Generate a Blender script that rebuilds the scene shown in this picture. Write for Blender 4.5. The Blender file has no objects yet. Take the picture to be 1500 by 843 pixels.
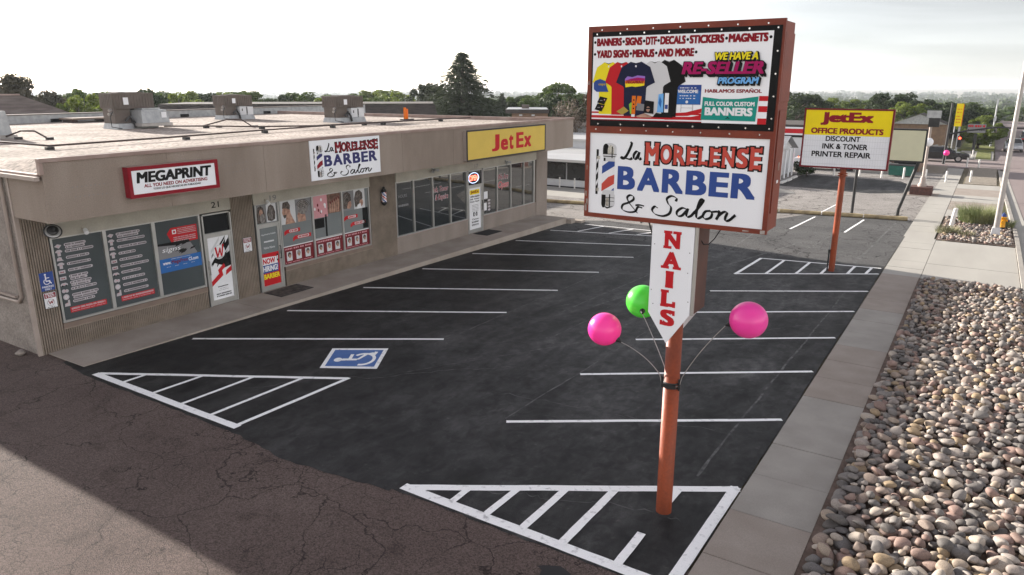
import bpy, bmesh, math, random
import numpy as np
from mathutils import Vector, Matrix

random.seed(7); rng = np.random.default_rng(7)
S = bpy.context.scene
COL = S.collection
rad = math.radians

# ------------------------------------------------------------------ camera
CAMZ = 6.2
F, CX, CY = 1070.0, 750.0, 421.5            # focal length and centre in photo pixels (1500 wide)
_pitch = math.atan((CY-124.5)/F)
_up = np.array([0, math.cos(_pitch), math.sin(_pitch)])
_d = np.array([1461-CX, CY-124.5, -F]); _Y = _d/np.linalg.norm(_d); _Y = _Y-_up*(_Y@_up); _Y /= np.linalg.norm(_Y)
RW = np.array([np.cross(_Y, _up), _Y, _up])
cam = bpy.data.cameras.new('camera'); cam_o = bpy.data.objects.new('camera', cam); COL.objects.link(cam_o)
cam.sensor_width = 36; cam.lens = F/1500*36; cam.clip_start = .1; cam.clip_end = 12000
m = Matrix.Identity(4)
for i in range(3):
    for j in range(3): m[i][j] = RW[i][j]
m[2][3] = CAMZ
cam_o.matrix_world = m
S.camera = cam_o

# ------------------------------------------------------------------ world, sun, exposure
SUN_EL, SUN_AZ = 15.8, math.degrees(math.atan2(-.986, .167))   # azimuth from +Y towards +X
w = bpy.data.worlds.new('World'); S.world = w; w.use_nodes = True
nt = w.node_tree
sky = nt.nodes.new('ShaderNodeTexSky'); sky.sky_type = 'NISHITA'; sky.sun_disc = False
sky.sun_elevation = rad(SUN_EL); sky.sun_rotation = rad(SUN_AZ % 360)
sky.air_density = 1.0; sky.dust_density = 0.3; sky.ozone_density = 1.5; sky.altitude = 1800
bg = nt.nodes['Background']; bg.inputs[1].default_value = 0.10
hs = nt.nodes.new('ShaderNodeHueSaturation'); hs.inputs['Saturation'].default_value = .48      # desaturated like thin haze; with the warm tint it neutralises blue shade
tint = nt.nodes.new('ShaderNodeMix'); tint.data_type = 'RGBA'; tint.blend_type = 'MULTIPLY'; tint.inputs['Factor'].default_value = 1; tint.inputs[7].default_value = (1.17, 1.0, .875, 1)
def wn(t, **k):
    q = nt.nodes.new(t)
    for a, b in k.items(): setattr(q, a, b)
    return q
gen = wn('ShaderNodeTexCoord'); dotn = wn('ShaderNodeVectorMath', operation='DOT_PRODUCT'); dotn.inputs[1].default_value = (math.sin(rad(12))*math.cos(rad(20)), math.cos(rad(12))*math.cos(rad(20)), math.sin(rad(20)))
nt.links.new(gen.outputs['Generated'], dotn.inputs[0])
dim_dir = wn('ShaderNodeMapRange', interpolation_type='SMOOTHSTEP'); dim_dir.inputs[1].default_value = .50; dim_dir.inputs[2].default_value = 1.0; nt.links.new(dotn.outputs['Value'], dim_dir.inputs[0])  # added dimming of the sky on one side; the rest keeps lighting the shade
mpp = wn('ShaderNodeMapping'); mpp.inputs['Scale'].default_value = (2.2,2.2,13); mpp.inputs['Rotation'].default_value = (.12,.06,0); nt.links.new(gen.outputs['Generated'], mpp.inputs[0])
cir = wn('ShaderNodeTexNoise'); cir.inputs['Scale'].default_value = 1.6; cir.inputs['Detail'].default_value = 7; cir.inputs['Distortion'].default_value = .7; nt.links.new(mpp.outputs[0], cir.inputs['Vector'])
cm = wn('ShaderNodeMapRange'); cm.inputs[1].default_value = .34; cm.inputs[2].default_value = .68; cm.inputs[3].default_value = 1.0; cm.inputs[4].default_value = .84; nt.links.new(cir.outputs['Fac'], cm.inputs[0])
dim_fac = wn('ShaderNodeMath', operation='MULTIPLY'); nt.links.new(dim_dir.outputs[0], dim_fac.inputs[0]); nt.links.new(cm.outputs[0], dim_fac.inputs[1])
vv = wn('ShaderNodeMapRange'); vv.inputs[3].default_value = 1.0; vv.inputs[4].default_value = .31; nt.links.new(dim_fac.outputs[0], vv.inputs[0]); nt.links.new(vv.outputs[0], hs.inputs['Value'])
ss = wn('ShaderNodeMapRange'); ss.inputs[3].default_value = .48; ss.inputs[4].default_value = .16; nt.links.new(dim_dir.outputs[0], ss.inputs[0]); nt.links.new(ss.outputs[0], hs.inputs['Saturation'])
tf = wn('ShaderNodeMapRange'); tf.inputs[3].default_value = 1.0; tf.inputs[4].default_value = -.12; nt.links.new(dim_dir.outputs[0], tf.inputs[0]); nt.links.new(tf.outputs[0], tint.inputs['Factor'])
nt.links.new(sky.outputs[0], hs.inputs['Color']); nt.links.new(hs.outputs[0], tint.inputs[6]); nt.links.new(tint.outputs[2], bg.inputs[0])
sl = bpy.data.lights.new('sun', 'SUN'); sl.energy = 3.6; sl.angle = rad(.5); sl.color = (1, .93, .84)
sun = bpy.data.objects.new('sun', sl); COL.objects.link(sun)
sdir = Vector((math.sin(rad(SUN_AZ))*math.cos(rad(SUN_EL)), math.cos(rad(SUN_AZ))*math.cos(rad(SUN_EL)), math.sin(rad(SUN_EL))))
sun.rotation_euler = (-sdir).to_track_quat('-Z', 'Y').to_euler(); sun.location = (-30, 0, 30)
S.view_settings.view_transform = 'Standard'; S.view_settings.look = 'None'
S.view_settings.gamma = 1; S.view_settings.exposure = 1.95; S.view_settings.use_curve_mapping = False

# ------------------------------------------------------------------ helpers
SL = -0.01209                                # the site falls gently away along the street
def gz(x, y): return SL*y
def hexc(r, g, b):                           # sRGB 0-255 -> linear
    f = lambda v: (v/255/12.92) if v/255 <= .04045 else ((v/255+.055)/1.055)**2.4
    return (f(r), f(g), f(b))

MATS = {}
def pm(name, c, c2=None, rough=.7, ns=3., bump=0., bs=40., metal=0., spec=.35, lo=.35, hi=.65, grain=0., gs=120., aniso=None, emit=0., coat=0.):
    """procedural material: two tones mixed by noise, fine grain, bump"""
    m = bpy.data.materials.new(name); m.use_nodes = True; n = m.node_tree.nodes; l = m.node_tree.links
    b = n['Principled BSDF']; b.inputs['Roughness'].default_value = rough; b.inputs['Metallic'].default_value = metal
    b.inputs['Specular IOR Level'].default_value = spec
    if coat: b.inputs['Coat Weight'].default_value = coat; b.inputs['Coat Roughness'].default_value = .15
    if c2 is None: c2 = tuple(v*.86 for v in c)
    tc = n.new('ShaderNodeTexCoord'); mp = n.new('ShaderNodeMapping'); l.new(tc.outputs['Object'], mp.inputs[0])
    if aniso: mp.inputs['Scale'].default_value = aniso
    t = n.new('ShaderNodeTexNoise'); t.inputs['Scale'].default_value = ns; t.inputs['Detail'].default_value = 6; l.new(mp.outputs[0], t.inputs['Vector'])
    r = n.new('ShaderNodeValToRGB'); r.color_ramp.elements[0].position = lo; r.color_ramp.elements[1].position = hi
    r.color_ramp.elements[0].color = (*c, 1); r.color_ramp.elements[1].color = (*c2, 1); l.new(t.outputs['Fac'], r.inputs[0])
    out = r.outputs[0]
    if grain:
        g = n.new('ShaderNodeTexNoise'); g.inputs['Scale'].default_value = gs; g.inputs['Detail'].default_value = 3; l.new(tc.outputs['Object'], g.inputs['Vector'])
        mr = n.new('ShaderNodeMapRange'); mr.inputs[1].default_value = .3; mr.inputs[2].default_value = .7
        mr.inputs[3].default_value = 1-grain; mr.inputs[4].default_value = 1+grain; l.new(g.outputs['Fac'], mr.inputs[0])
        mx = n.new('ShaderNodeVectorMath'); mx.operation = 'SCALE'; l.new(out, mx.inputs[0]); l.new(mr.outputs[0], mx.inputs['Scale']); out = mx.outputs[0]
    l.new(out, b.inputs['Base Color'])
    if emit:
        l.new(out, b.inputs['Emission Color']); b.inputs['Emission Strength'].default_value = emit
    if bump:
        g = n.new('ShaderNodeTexNoise'); g.inputs['Scale'].default_value = bs; g.inputs['Detail'].default_value = 5; l.new(mp.outputs[0], g.inputs['Vector'])
        bp = n.new('ShaderNodeBump'); bp.inputs['Strength'].default_value = min(1, bump); bp.inputs['Distance'].default_value = .02
        l.new(g.outputs['Fac'], bp.inputs['Height']); l.new(bp.outputs[0], b.inputs['Normal'])
    MATS[name] = m
    return m

def ink(name, c, rough=.6): return pm(name, c, tuple(v*.93 for v in c), rough=rough, ns=2, spec=.15)

ORG = {}
class MB:
    def __init__(s, o=(0,0,0), u=(1,0,0), v=(0,1,0), n=(0,0,1)):
        s.V = []; s.Fc = []; s.MI = []; s.mats = []; s.sm = []; s.cur = 0; s.smooth = False
        s.frame(o, u, v, n)
    def frame(s, o, u=(1,0,0), v=(0,1,0), n=(0,0,1)):
        s.o, s.u, s.v, s.n = [np.array(k, float) for k in (o, u, v, n)]; return s
    def m(s, mat):
        if mat not in s.mats: s.mats.append(mat)
        s.cur = s.mats.index(mat); return s
    def P(s, p): return tuple(s.o+s.u*p[0]+s.v*p[1]+s.n*p[2])
    def add(s, vs, fs):
        k = len(s.V); s.V += [s.P(p) for p in vs]
        for f in fs: s.Fc.append([i+k for i in f]); s.MI.append(s.cur); s.sm.append(s.smooth)
        return s
    def box(s, x0, x1, y0, y1, z0, z1, t=0., ty=None):     # t: taper of the top
        ty = t if ty is None else ty
        return s.add([(x0,y0,z0),(x1,y0,z0),(x1,y1,z0),(x0,y1,z0),(x0+t,y0+ty,z1),(x1-t,y0+ty,z1),(x1-t,y1-ty,z1),(x0+t,y1-ty,z1)],
                     [(0,3,2,1),(4,5,6,7),(0,1,5,4),(1,2,6,5),(2,3,7,6),(3,0,4,7)])
    def poly(s, pts, c=0.): return s.add([(p[0], p[1], c) for p in pts], [tuple(range(len(pts)))])
    def rect(s, a0, a1, b0, b1, c=0.): return s.poly([(a0,b0),(a1,b0),(a1,b1),(a0,b1)], c)
    def prism(s, pts, c0, c1):
        n = len(pts); vs = [(p[0],p[1],c0) for p in pts]+[(p[0],p[1],c1) for p in pts]
        return s.add(vs, [tuple(range(n-1,-1,-1)), tuple(range(n,2*n))]+[(i,(i+1)%n,n+(i+1)%n,n+i) for i in range(n)])
    def disc(s, a, b, r, c=0., n=24, rb=None, a0=0): return s.poly([(a+r*math.cos(a0+2*math.pi*i/n), b+(rb or r)*math.sin(a0+2*math.pi*i/n)) for i in range(n)], c)
    def ring(s, a, b, r0, r1, c=0., n=32, t0=0, t1=360):
        ts = [rad(t0+(t1-t0)*i/n) for i in range(n+1)]
        vs = [(a+r0*math.cos(t), b+r0*math.sin(t), c) for t in ts]+[(a+r1*math.cos(t), b+r1*math.sin(t), c) for t in ts]
        return s.add(vs, [(i,i+1,n+2+i,n+1+i) for i in range(n)])
    def tube(s, path, r, seg=10, caps=True):
        path = [np.array(p, float) for p in path]; n = len(path)
        rs = r if hasattr(r, '__len__') else [r]*n
        vs = []; prev = None
        for i, p in enumerate(path):
            d = path[min(i+1,n-1)]-path[max(i-1,0)]; d /= (np.linalg.norm(d)+1e-9)
            a = np.array([0,0,1.]) if abs(d[2]) < .9 else np.array([1.,0,0])
            if prev is not None: a = prev
            e = np.cross(d, a); e /= np.linalg.norm(e); f = np.cross(e, d); prev = f
            for k in range(seg):
                t = 2*math.pi*k/seg; vs.append(tuple(p+rs[i]*(math.cos(t)*e+math.sin(t)*f)))
        fs = [(i*seg+k, i*seg+(k+1)%seg, (i+1)*seg+(k+1)%seg, (i+1)*seg+k) for i in range(n-1) for k in range(seg)]
        sm = s.smooth; s.smooth = True; s.add(vs, fs); s.smooth = sm
        if caps: s.add(vs, [tuple(range(seg-1,-1,-1)), tuple(range((n-1)*seg, n*seg))])
        return s
    def lathe(s, prof, a=0, b=0, seg=20, c0=0.):       # prof: (radius, height)
        vs = [(a+r*math.cos(2*math.pi*k/seg), b+r*math.sin(2*math.pi*k/seg), c0+h) for r, h in prof for k in range(seg)]
        n = len(prof)
        fs = [(i*seg+k, i*seg+(k+1)%seg, (i+1)*seg+(k+1)%seg, (i+1)*seg+k) for i in range(n-1) for k in range(seg)]
        sm = s.smooth; s.smooth = True; s.add(vs, fs); s.smooth = sm
        return s.add(vs, [tuple(range(seg-1,-1,-1)), tuple(range((n-1)*seg, n*seg))])
    def ball(s, c, r, seg=24, rings=14, sq=(1,1,1)):
        vs = [(c[0],c[1],c[2]-r*sq[2])]
        for i in range(1, rings):
            t = math.pi*i/rings
            vs += [(c[0]+r*sq[0]*math.sin(t)*math.cos(2*math.pi*k/seg), c[1]+r*sq[1]*math.sin(t)*math.sin(2*math.pi*k/seg), c[2]-r*sq[2]*math.cos(t)) for k in range(seg)]
        vs.append((c[0],c[1],c[2]+r*sq[2])); L = len(vs)-1
        fs = [(0, 1+(k+1)%seg, 1+k) for k in range(seg)]
        fs += [(1+i*seg+k, 1+i*seg+(k+1)%seg, 1+(i+1)*seg+(k+1)%seg, 1+(i+1)*seg+k) for i in range(rings-2) for k in range(seg)]
        fs += [(L, 1+(rings-2)*seg+k, 1+(rings-2)*seg+(k+1)%seg) for k in range(seg)]
        sm = s.smooth; s.smooth = True; s.add(vs, fs); s.smooth = sm
        return s
    def text(s, t, a0, a1, b0, b1, c=0., bold=.03, shear=0., sx=1):
        e = bold*.85 if bold > .012 else 0; vs, fs = glyphs(t, 0., shear)   # heavy faces are built up from shifted layers
        x0, y0 = vs.min(0)-e; x1, y1 = vs.max(0)+e; kx, ky = (a1-a0)/(x1-x0), (b1-b0)/(y1-y0)
        for i, (dx, dy) in enumerate(((0,0),(e,e*.7),(-e,e*.7),(e,-e*.7),(-e,-e*.7),(e,0),(-e,0)) if e else ((0,0),)):
            s.add([(a0+(p[0]+dx-x0)*kx, b0+(p[1]+dy-y0)*ky, c+.00016*i) for p in vs], fs)
        return s
    def build(s, name, parent=None, origin=None, bevel=0):
        me = bpy.data.meshes.new(name); o = bpy.data.objects.new(name, me); COL.objects.link(o)
        org = np.array(ORG[parent.name]) if parent is not None else np.array(origin if origin is not None else (0,0,0), float)
        V = np.array(s.V, float)-org
        me.from_pydata([tuple(v) for v in V], [], s.Fc)
        for k in s.mats: me.materials.append(k if not isinstance(k, str) else MATS[k])
        me.polygons.foreach_set('material_index', s.MI); me.polygons.foreach_set('use_smooth', s.sm)
        me.update()
        if parent is not None: o.parent = parent
        else: o.location = org
        ORG[o.name] = tuple(org)
        if bevel:
            b = o.modifiers.new('bevel', 'BEVEL'); b.width = bevel; b.segments = 2; b.limit_method = 'ANGLE'; b.angle_limit = rad(50)
        return o

_G = {}
def glyphs(t, bold=.03, shear=0.):
    k = (t, bold, shear)
    if k not in _G:
        c = bpy.data.curves.new('t', 'FONT'); c.body = t; c.size = 1; c.offset = bold; c.shear = shear; c.resolution_u = 4; c.fill_mode = 'FRONT'
        o = bpy.data.objects.new('t', c); COL.objects.link(o)
        dg = bpy.context.evaluated_depsgraph_get(); me = bpy.data.meshes.new_from_object(o.evaluated_get(dg))
        vs = np.array([(v.co.x, v.co.y) for v in me.vertices]); fs = [tuple(p.vertices) for p in me.polygons]
        bpy.data.objects.remove(o); bpy.data.curves.remove(c); bpy.data.meshes.remove(me)
        _G[k] = (vs, fs)
    return _G[k]

def tag(o, label=None, cat=None, group=None, kind=None):
    if label: o['label'] = label
    if cat: o['category'] = cat
    if group: o['group'] = group
    if kind: o['kind'] = kind
    return o
def thing(name, label, cat, loc, group=None):
    o = bpy.data.objects.new(name, None); COL.objects.link(o); o.location = loc; o.empty_display_size = .2
    ORG[o.name] = tuple(loc); return tag(o, label, cat, group)
def copy_tree(o, parent=None):
    c = o.copy(); COL.objects.link(c); ORG[c.name] = ORG[o.name]
    if parent is not None: c.parent = parent
    for ch in [k for k in bpy.data.objects if k.parent == o]: copy_tree(ch, c)
    return c
def struct(o): o['kind'] = 'structure'; return o
def sheet(mb, pts, off): return mb.add([(p[0], p[1], gz(*p)+off) for p in pts], [tuple(range(len(pts)))])

# ------------------------------------------------------------------ materials
W = hexc
pm('stucco', (.22,.185,.162), (.28,.24,.212), rough=.9, ns=1.1, bump=.8, bs=55, grain=.14, gs=40, aniso=(1,1,.35))
pm('fascia_stucco', (.228,.183,.150), (.308,.256,.216), rough=.9, ns=.9, bump=.9, bs=50, grain=.12, gs=45, aniso=(1,1,.3))
pm('end_stucco', (.22,.19,.17), (.30,.265,.235), rough=.95, ns=1.5, bump=1, bs=22, grain=.22, gs=22)
pm('ribbed', (.20,.163,.128), (.27,.222,.18), rough=.9, ns=2.2, bump=.5, bs=60, grain=.15, gs=50)
pm('cream', (.42,.395,.345), (.35,.33,.285), rough=.75, ns=1.5, grain=.05, gs=20)
pm('tan_trim', (.21,.155,.125), rough=.7)
pm('cap', (.25,.175,.15), (.33,.25,.22), rough=.6, ns=2)
pm('roof_gravel', (.225,.187,.158), (.385,.325,.285), rough=1, ns=.6, bump=.7, bs=34, grain=.6, gs=9)
pm('aluminium', (.52,.52,.51), rough=.38, metal=.7, ns=2)
pm('gutter_paint', (.36,.30,.265), rough=.55)
pm('film', (.060,.072,.076), (.072,.085,.089), rough=.14, spec=.45, ns=1)
pm('film_light', (.17,.19,.195), (.20,.22,.222), rough=.12, spec=.45, ns=1)
pm('dark_glass', (.010,.011,.012), (.015,.016,.017), rough=.03, spec=.5, ns=1)
mt = pm('tint_glass', (.010,.014,.016), (.013,.018,.02), rough=.015, spec=.5, ns=.6); mt.node_tree.nodes['Principled BSDF'].inputs['IOR'].default_value = 2.3
ink('white', (.78,.79,.82)); ink('black', (.007,.007,.0075)); ink('red', (.50,.015,.022)); ink('deep_red', (.24,.008,.018)); ink('maroon', (.16,.016,.022))
ink('royal', (.035,.075,.28)); ink('indigo', (.040,.042,.15)); ink('navy', (.012,.016,.045)); ink('blue', (.03,.14,.42)); ink('yellow', (.80,.68,.02)); ink('sign_yellow', (.84,.66,.008))
ink('pale_yellow', (.66,.48,.10)); ink('brick_red', (.53,.075,.055)); ink('magenta', (.36,.008,.105)); ink('sky_blue', (.16,.42,.80)); ink('teal', (.012,.27,.22))
ink('grey', (.42,.44,.46)); ink('light_grey', (.60,.61,.63)); ink('mid_grey', (.22,.22,.23)); pm('skin', (.50,.30,.22), (.27,.15,.11), ns=9); pm('skin_dark', (.22,.12,.09), (.10,.055,.04), ns=9); pm('hair', (.02,.016,.015), (.15,.12,.105), ns=26, aniso=(1,1.6,.5)); pm('hair_grey', (.10,.09,.085), (.32,.30,.29), ns=26, aniso=(1,1.6,.5)); ink('pink', (.62,.30,.33)); ink('orange', (.72,.17,.015)); ink('lime', (.25,.5,.05)); ink('gold', (.42,.31,.06)); ink('purple', (.30,.16,.55))
ink('strip', (.50,.46,.49))
pm('rust_red', (.20,.034,.014), (.15,.026,.013), rough=.5, ns=3, bump=.15, bs=30, grain=.07, gs=30)
pm('pole_orange', (.285,.050,.011), (.16,.033,.012), rough=.5, ns=2.2, bump=.15, bs=25, grain=.12, gs=25, aniso=(1,1,.4))
pm('worn_metal', (.35,.33,.31), (.20,.10,.07), rough=.5, ns=9)
pm('brown_side', (.10,.045,.035), (.07,.033,.028), rough=.6)
pm('sign_white', (.82,.84,.88), (.79,.81,.85), rough=.3, ns=1.2)
pm('chrome', (.70,.71,.73), (.45,.46,.48), rough=.2, metal=.9)
pm('steel', (.40,.38,.365), (.33,.31,.30), rough=.45, metal=.5, ns=4)
pm('galv', (.40,.41,.42), (.30,.31,.32), rough=.5, metal=.4, ns=5)
pm('hvac_brown', (.095,.078,.066), (.125,.10,.088), rough=.6, ns=2)
pm('hvac_white', (.62,.63,.65), (.50,.51,.53), rough=.5, ns=3)
pm('pipe_dark', (.045,.032,.030), (.07,.045,.04), rough=.6)
pm('black_metal', (.016,.016,.017), (.024,.024,.025), rough=.45)
pm('rubber', (.018,.018,.019), rough=.85)
pm('mat_worn', (.11,.095,.085), (.035,.03,.03), rough=.95, ns=6)
pm('concrete_grey', (.275,.255,.228), (.325,.303,.272), rough=.85, ns=1.6, bump=.2, bs=50, grain=.07, gs=60)
pm('concrete_tan', (.265,.226,.193), (.31,.268,.232), rough=.9, ns=1.6, bump=.25, bs=50, grain=.11, gs=60)
pm('concrete_light', (.33,.315,.285), (.375,.36,.325), rough=.85, ns=1.0, bump=.15, bs=40, grain=.06, gs=40, aniso=(1,.25,1))
pm('walk_slab', (.305,.26,.222), (.385,.338,.295), rough=.9, ns=1.1, bump=.25, bs=40, grain=.08, gs=60)
pm('log_kerb', (.45,.36,.20), (.22,.17,.10), rough=.9, ns=2.5, bump=.4, bs=12)
pm('brick', (.12,.055,.045), (.07,.035,.03), rough=.9, ns=8)
pm('soil', (.10,.070,.055), (.16,.115,.095), rough=1, ns=6, bump=.8, bs=30)
pm('paint', (.90,.90,.89), (.50,.50,.50), rough=.55, lo=.57, hi=.74, ns=9, bump=.25, bs=45, grain=.05, gs=70)
pm('handicap_blue', (.055,.13,.36), (.075,.16,.40), rough=.6, ns=5, grain=.08)
pm('ghost', (.125,.124,.122), (.045,.045,.045), rough=.8, ns=5, grain=.25, gs=9)
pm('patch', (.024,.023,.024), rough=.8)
pm('grass_green', (.10,.125,.025), (.17,.17,.05), rough=1, ns=3, bump=1, bs=30)
pm('dry_grass', (.27,.25,.16), (.13,.14,.06), rough=1, ns=5)
pm('balloon_pink', (.97,.075,.46), (.96,.065,.43), rough=.3, spec=.5, coat=.3)
pm('balloon_green', (.13,.78,.09), (.12,.76,.08), rough=.3, spec=.5, coat=.3)
pm('hydrant_yellow', (.72,.33,.01), rough=.5); pm('hydrant_blue', (.03,.06,.22), rough=.5)
pm('far_road', (.20,.16,.155), (.25,.205,.195), rough=.9, ns=.3, grain=.05, gs=5, aniso=(1,.15,1))
pm('bark', (.07,.055,.042), (.11,.085,.065), rough=1, ns=6)
pm('shingle', (.105,.082,.072), (.17,.14,.125), rough=1, ns=2, bump=1, bs=8, aniso=(.5,.5,3))
pm('shingle_dark', (.035,.030,.028), (.06,.05,.045), rough=1, ns=3, bump=1, bs=10, aniso=(.6,.6,3))
pm('white_wall', (.62,.63,.64), (.56,.57,.58), rough=.8, ns=1)
pm('brown_wall', (.23,.15,.10), (.17,.11,.08), rough=.9, ns=3)
pm('metal_roof', (.55,.55,.54), (.66,.66,.65), rough=.35, metal=.4, ns=1.5, aniso=(.2,3,1))
pm('blank_sign', (.55,.54,.38), (.52,.51,.36), rough=.5)
pm('car_black', (.010,.010,.012), rough=.2, spec=.6, coat=.8); pm('car_silver', (.42,.43,.45), rough=.3, metal=.4, coat=.6); pm('car_white', (.65,.66,.68), rough=.3, coat=.6)
pm('dumpster', (.012,.10,.075), (.02,.12,.09), rough=.6)
pm('neon', (1,.10,.06), rough=.5, emit=2.2); pm('neon_blue', (.55,.68,1), rough=.5, emit=.7); pm('signal_red', (1,.05,.02), rough=.5, emit=3.5)
pm('post_white', (.70,.69,.67), (.55,.53,.50), rough=.7, ns=6)

def asphalt_new():
    m = bpy.data.materials.new('sealed_asphalt'); m.use_nodes = True; n = m.node_tree.nodes; l = m.node_tree.links
    b = n['Principled BSDF']; b.inputs['Specular IOR Level'].default_value = .2
    tc = n.new('ShaderNodeTexCoord')
    def noise(s, d, sc=None, dist=0):
        t = n.new('ShaderNodeTexNoise'); t.inputs['Scale'].default_value = s; t.inputs['Detail'].default_value = d; t.inputs['Distortion'].default_value = dist
        if sc:
            mp = n.new('ShaderNodeMapping'); mp.inputs['Scale'].default_value = sc; l.new(tc.outputs['Object'], mp.inputs[0]); l.new(mp.outputs[0], t.inputs['Vector'])
        else: l.new(tc.outputs['Object'], t.inputs['Vector'])
        return t.outputs['Fac']
    def ramp(f, p0, p1, c0, c1):
        r = n.new('ShaderNodeValToRGB'); r.color_ramp.elements[0].position = p0; r.color_ramp.elements[1].position = p1
        r.color_ramp.elements[0].color = (*c0, 1); r.color_ramp.elements[1].color = (*c1, 1); l.new(f, r.inputs[0]); return r.outputs[0]
    def mix(a, c, f, typ='MIX'):
        x = n.new('ShaderNodeMix'); x.data_type = 'RGBA'; x.blend_type = typ
        if isinstance(f, float): x.inputs['Factor'].default_value = f
        else: l.new(f, x.inputs['Factor'])
        l.new(a, x.inputs[6]); l.new(c, x.inputs[7]); return x.outputs[2]
    base = ramp(noise(.35, 5), .3, .7, (.0135,.0135,.014), (.027,.0268,.0272))
    sweep = ramp(noise(1.0, 7, (1,.22,1), 1.4), .36, .66, (.66,.66,.66), (1.5,1.49,1.47))    # broom sweeps of the sealer
    c = mix(base, sweep, 1., 'MULTIPLY')
    blot = ramp(noise(2.6, 9, None, .8), .47, .64, (1.08,1.08,1.08), (.58,.58,.59)); c = mix(c, blot, 1., 'MULTIPLY')
    grain = ramp(noise(90, 3), .35, .7, (.75,.75,.75), (1.35,1.35,1.35)); c = mix(c, grain, 1., 'MULTIPLY')
    speck = ramp(noise(9, 9), .62, .72, (1,1,1), (1.7,1.66,1.62)); c = mix(c, speck, 1., 'MULTIPLY')
    flk = ramp(noise(7, 9, (1,.5,1), .6), .42, .66, (.80,.80,.80), (1.25,1.25,1.24)); c = mix(c, flk, 1., 'MULTIPLY')
    vo = n.new('ShaderNodeTexVoronoi'); vo.inputs['Scale'].default_value = .9; l.new(tc.outputs['Object'], vo.inputs['Vector'])               # oil drips
    oil = ramp(vo.outputs['Distance'], .03, .14, (.35,.35,.36), (1,1,1)); c = mix(c, oil, ramp(noise(.5, 2), .52, .58, (0,0,0), (1,1,1)), 'MULTIPLY')
    sx = n.new('ShaderNodeSeparateXYZ'); l.new(tc.outputs['Object'], sx.inputs[0])            # dusty tracks along the driving aisle, grazing sheen painted in as well
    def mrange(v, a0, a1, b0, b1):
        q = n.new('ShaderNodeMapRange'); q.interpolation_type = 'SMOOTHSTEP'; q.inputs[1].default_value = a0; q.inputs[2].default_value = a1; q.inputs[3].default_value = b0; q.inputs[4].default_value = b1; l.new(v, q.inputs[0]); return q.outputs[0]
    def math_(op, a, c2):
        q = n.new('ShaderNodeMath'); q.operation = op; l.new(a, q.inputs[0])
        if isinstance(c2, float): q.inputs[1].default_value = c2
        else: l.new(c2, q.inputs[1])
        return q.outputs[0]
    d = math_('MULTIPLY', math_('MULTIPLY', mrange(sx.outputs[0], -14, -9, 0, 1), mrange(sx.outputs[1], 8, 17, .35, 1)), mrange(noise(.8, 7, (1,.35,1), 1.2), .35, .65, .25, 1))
    dust_sheen = ramp(d, 0, 1, (.92,.92,.92), (2.5,2.48,2.46)); c = mix(c, dust_sheen, 1., 'MULTIPLY')
    l.new(c, b.inputs['Base Color'])
    mr = n.new('ShaderNodeMapRange'); mr.inputs[3].default_value = .5; mr.inputs[4].default_value = .75; l.new(noise(1.2, 5), mr.inputs[0]); l.new(mr.outputs[0], b.inputs['Roughness'])
    bp = n.new('ShaderNodeBump'); bp.inputs['Strength'].default_value = .55; bp.inputs['Distance'].default_value = .01; l.new(noise(70, 4), bp.inputs['Height']); l.new(bp.outputs[0], b.inputs['Normal'])
    MATS['sealed_asphalt'] = m
asphalt_new()

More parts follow.
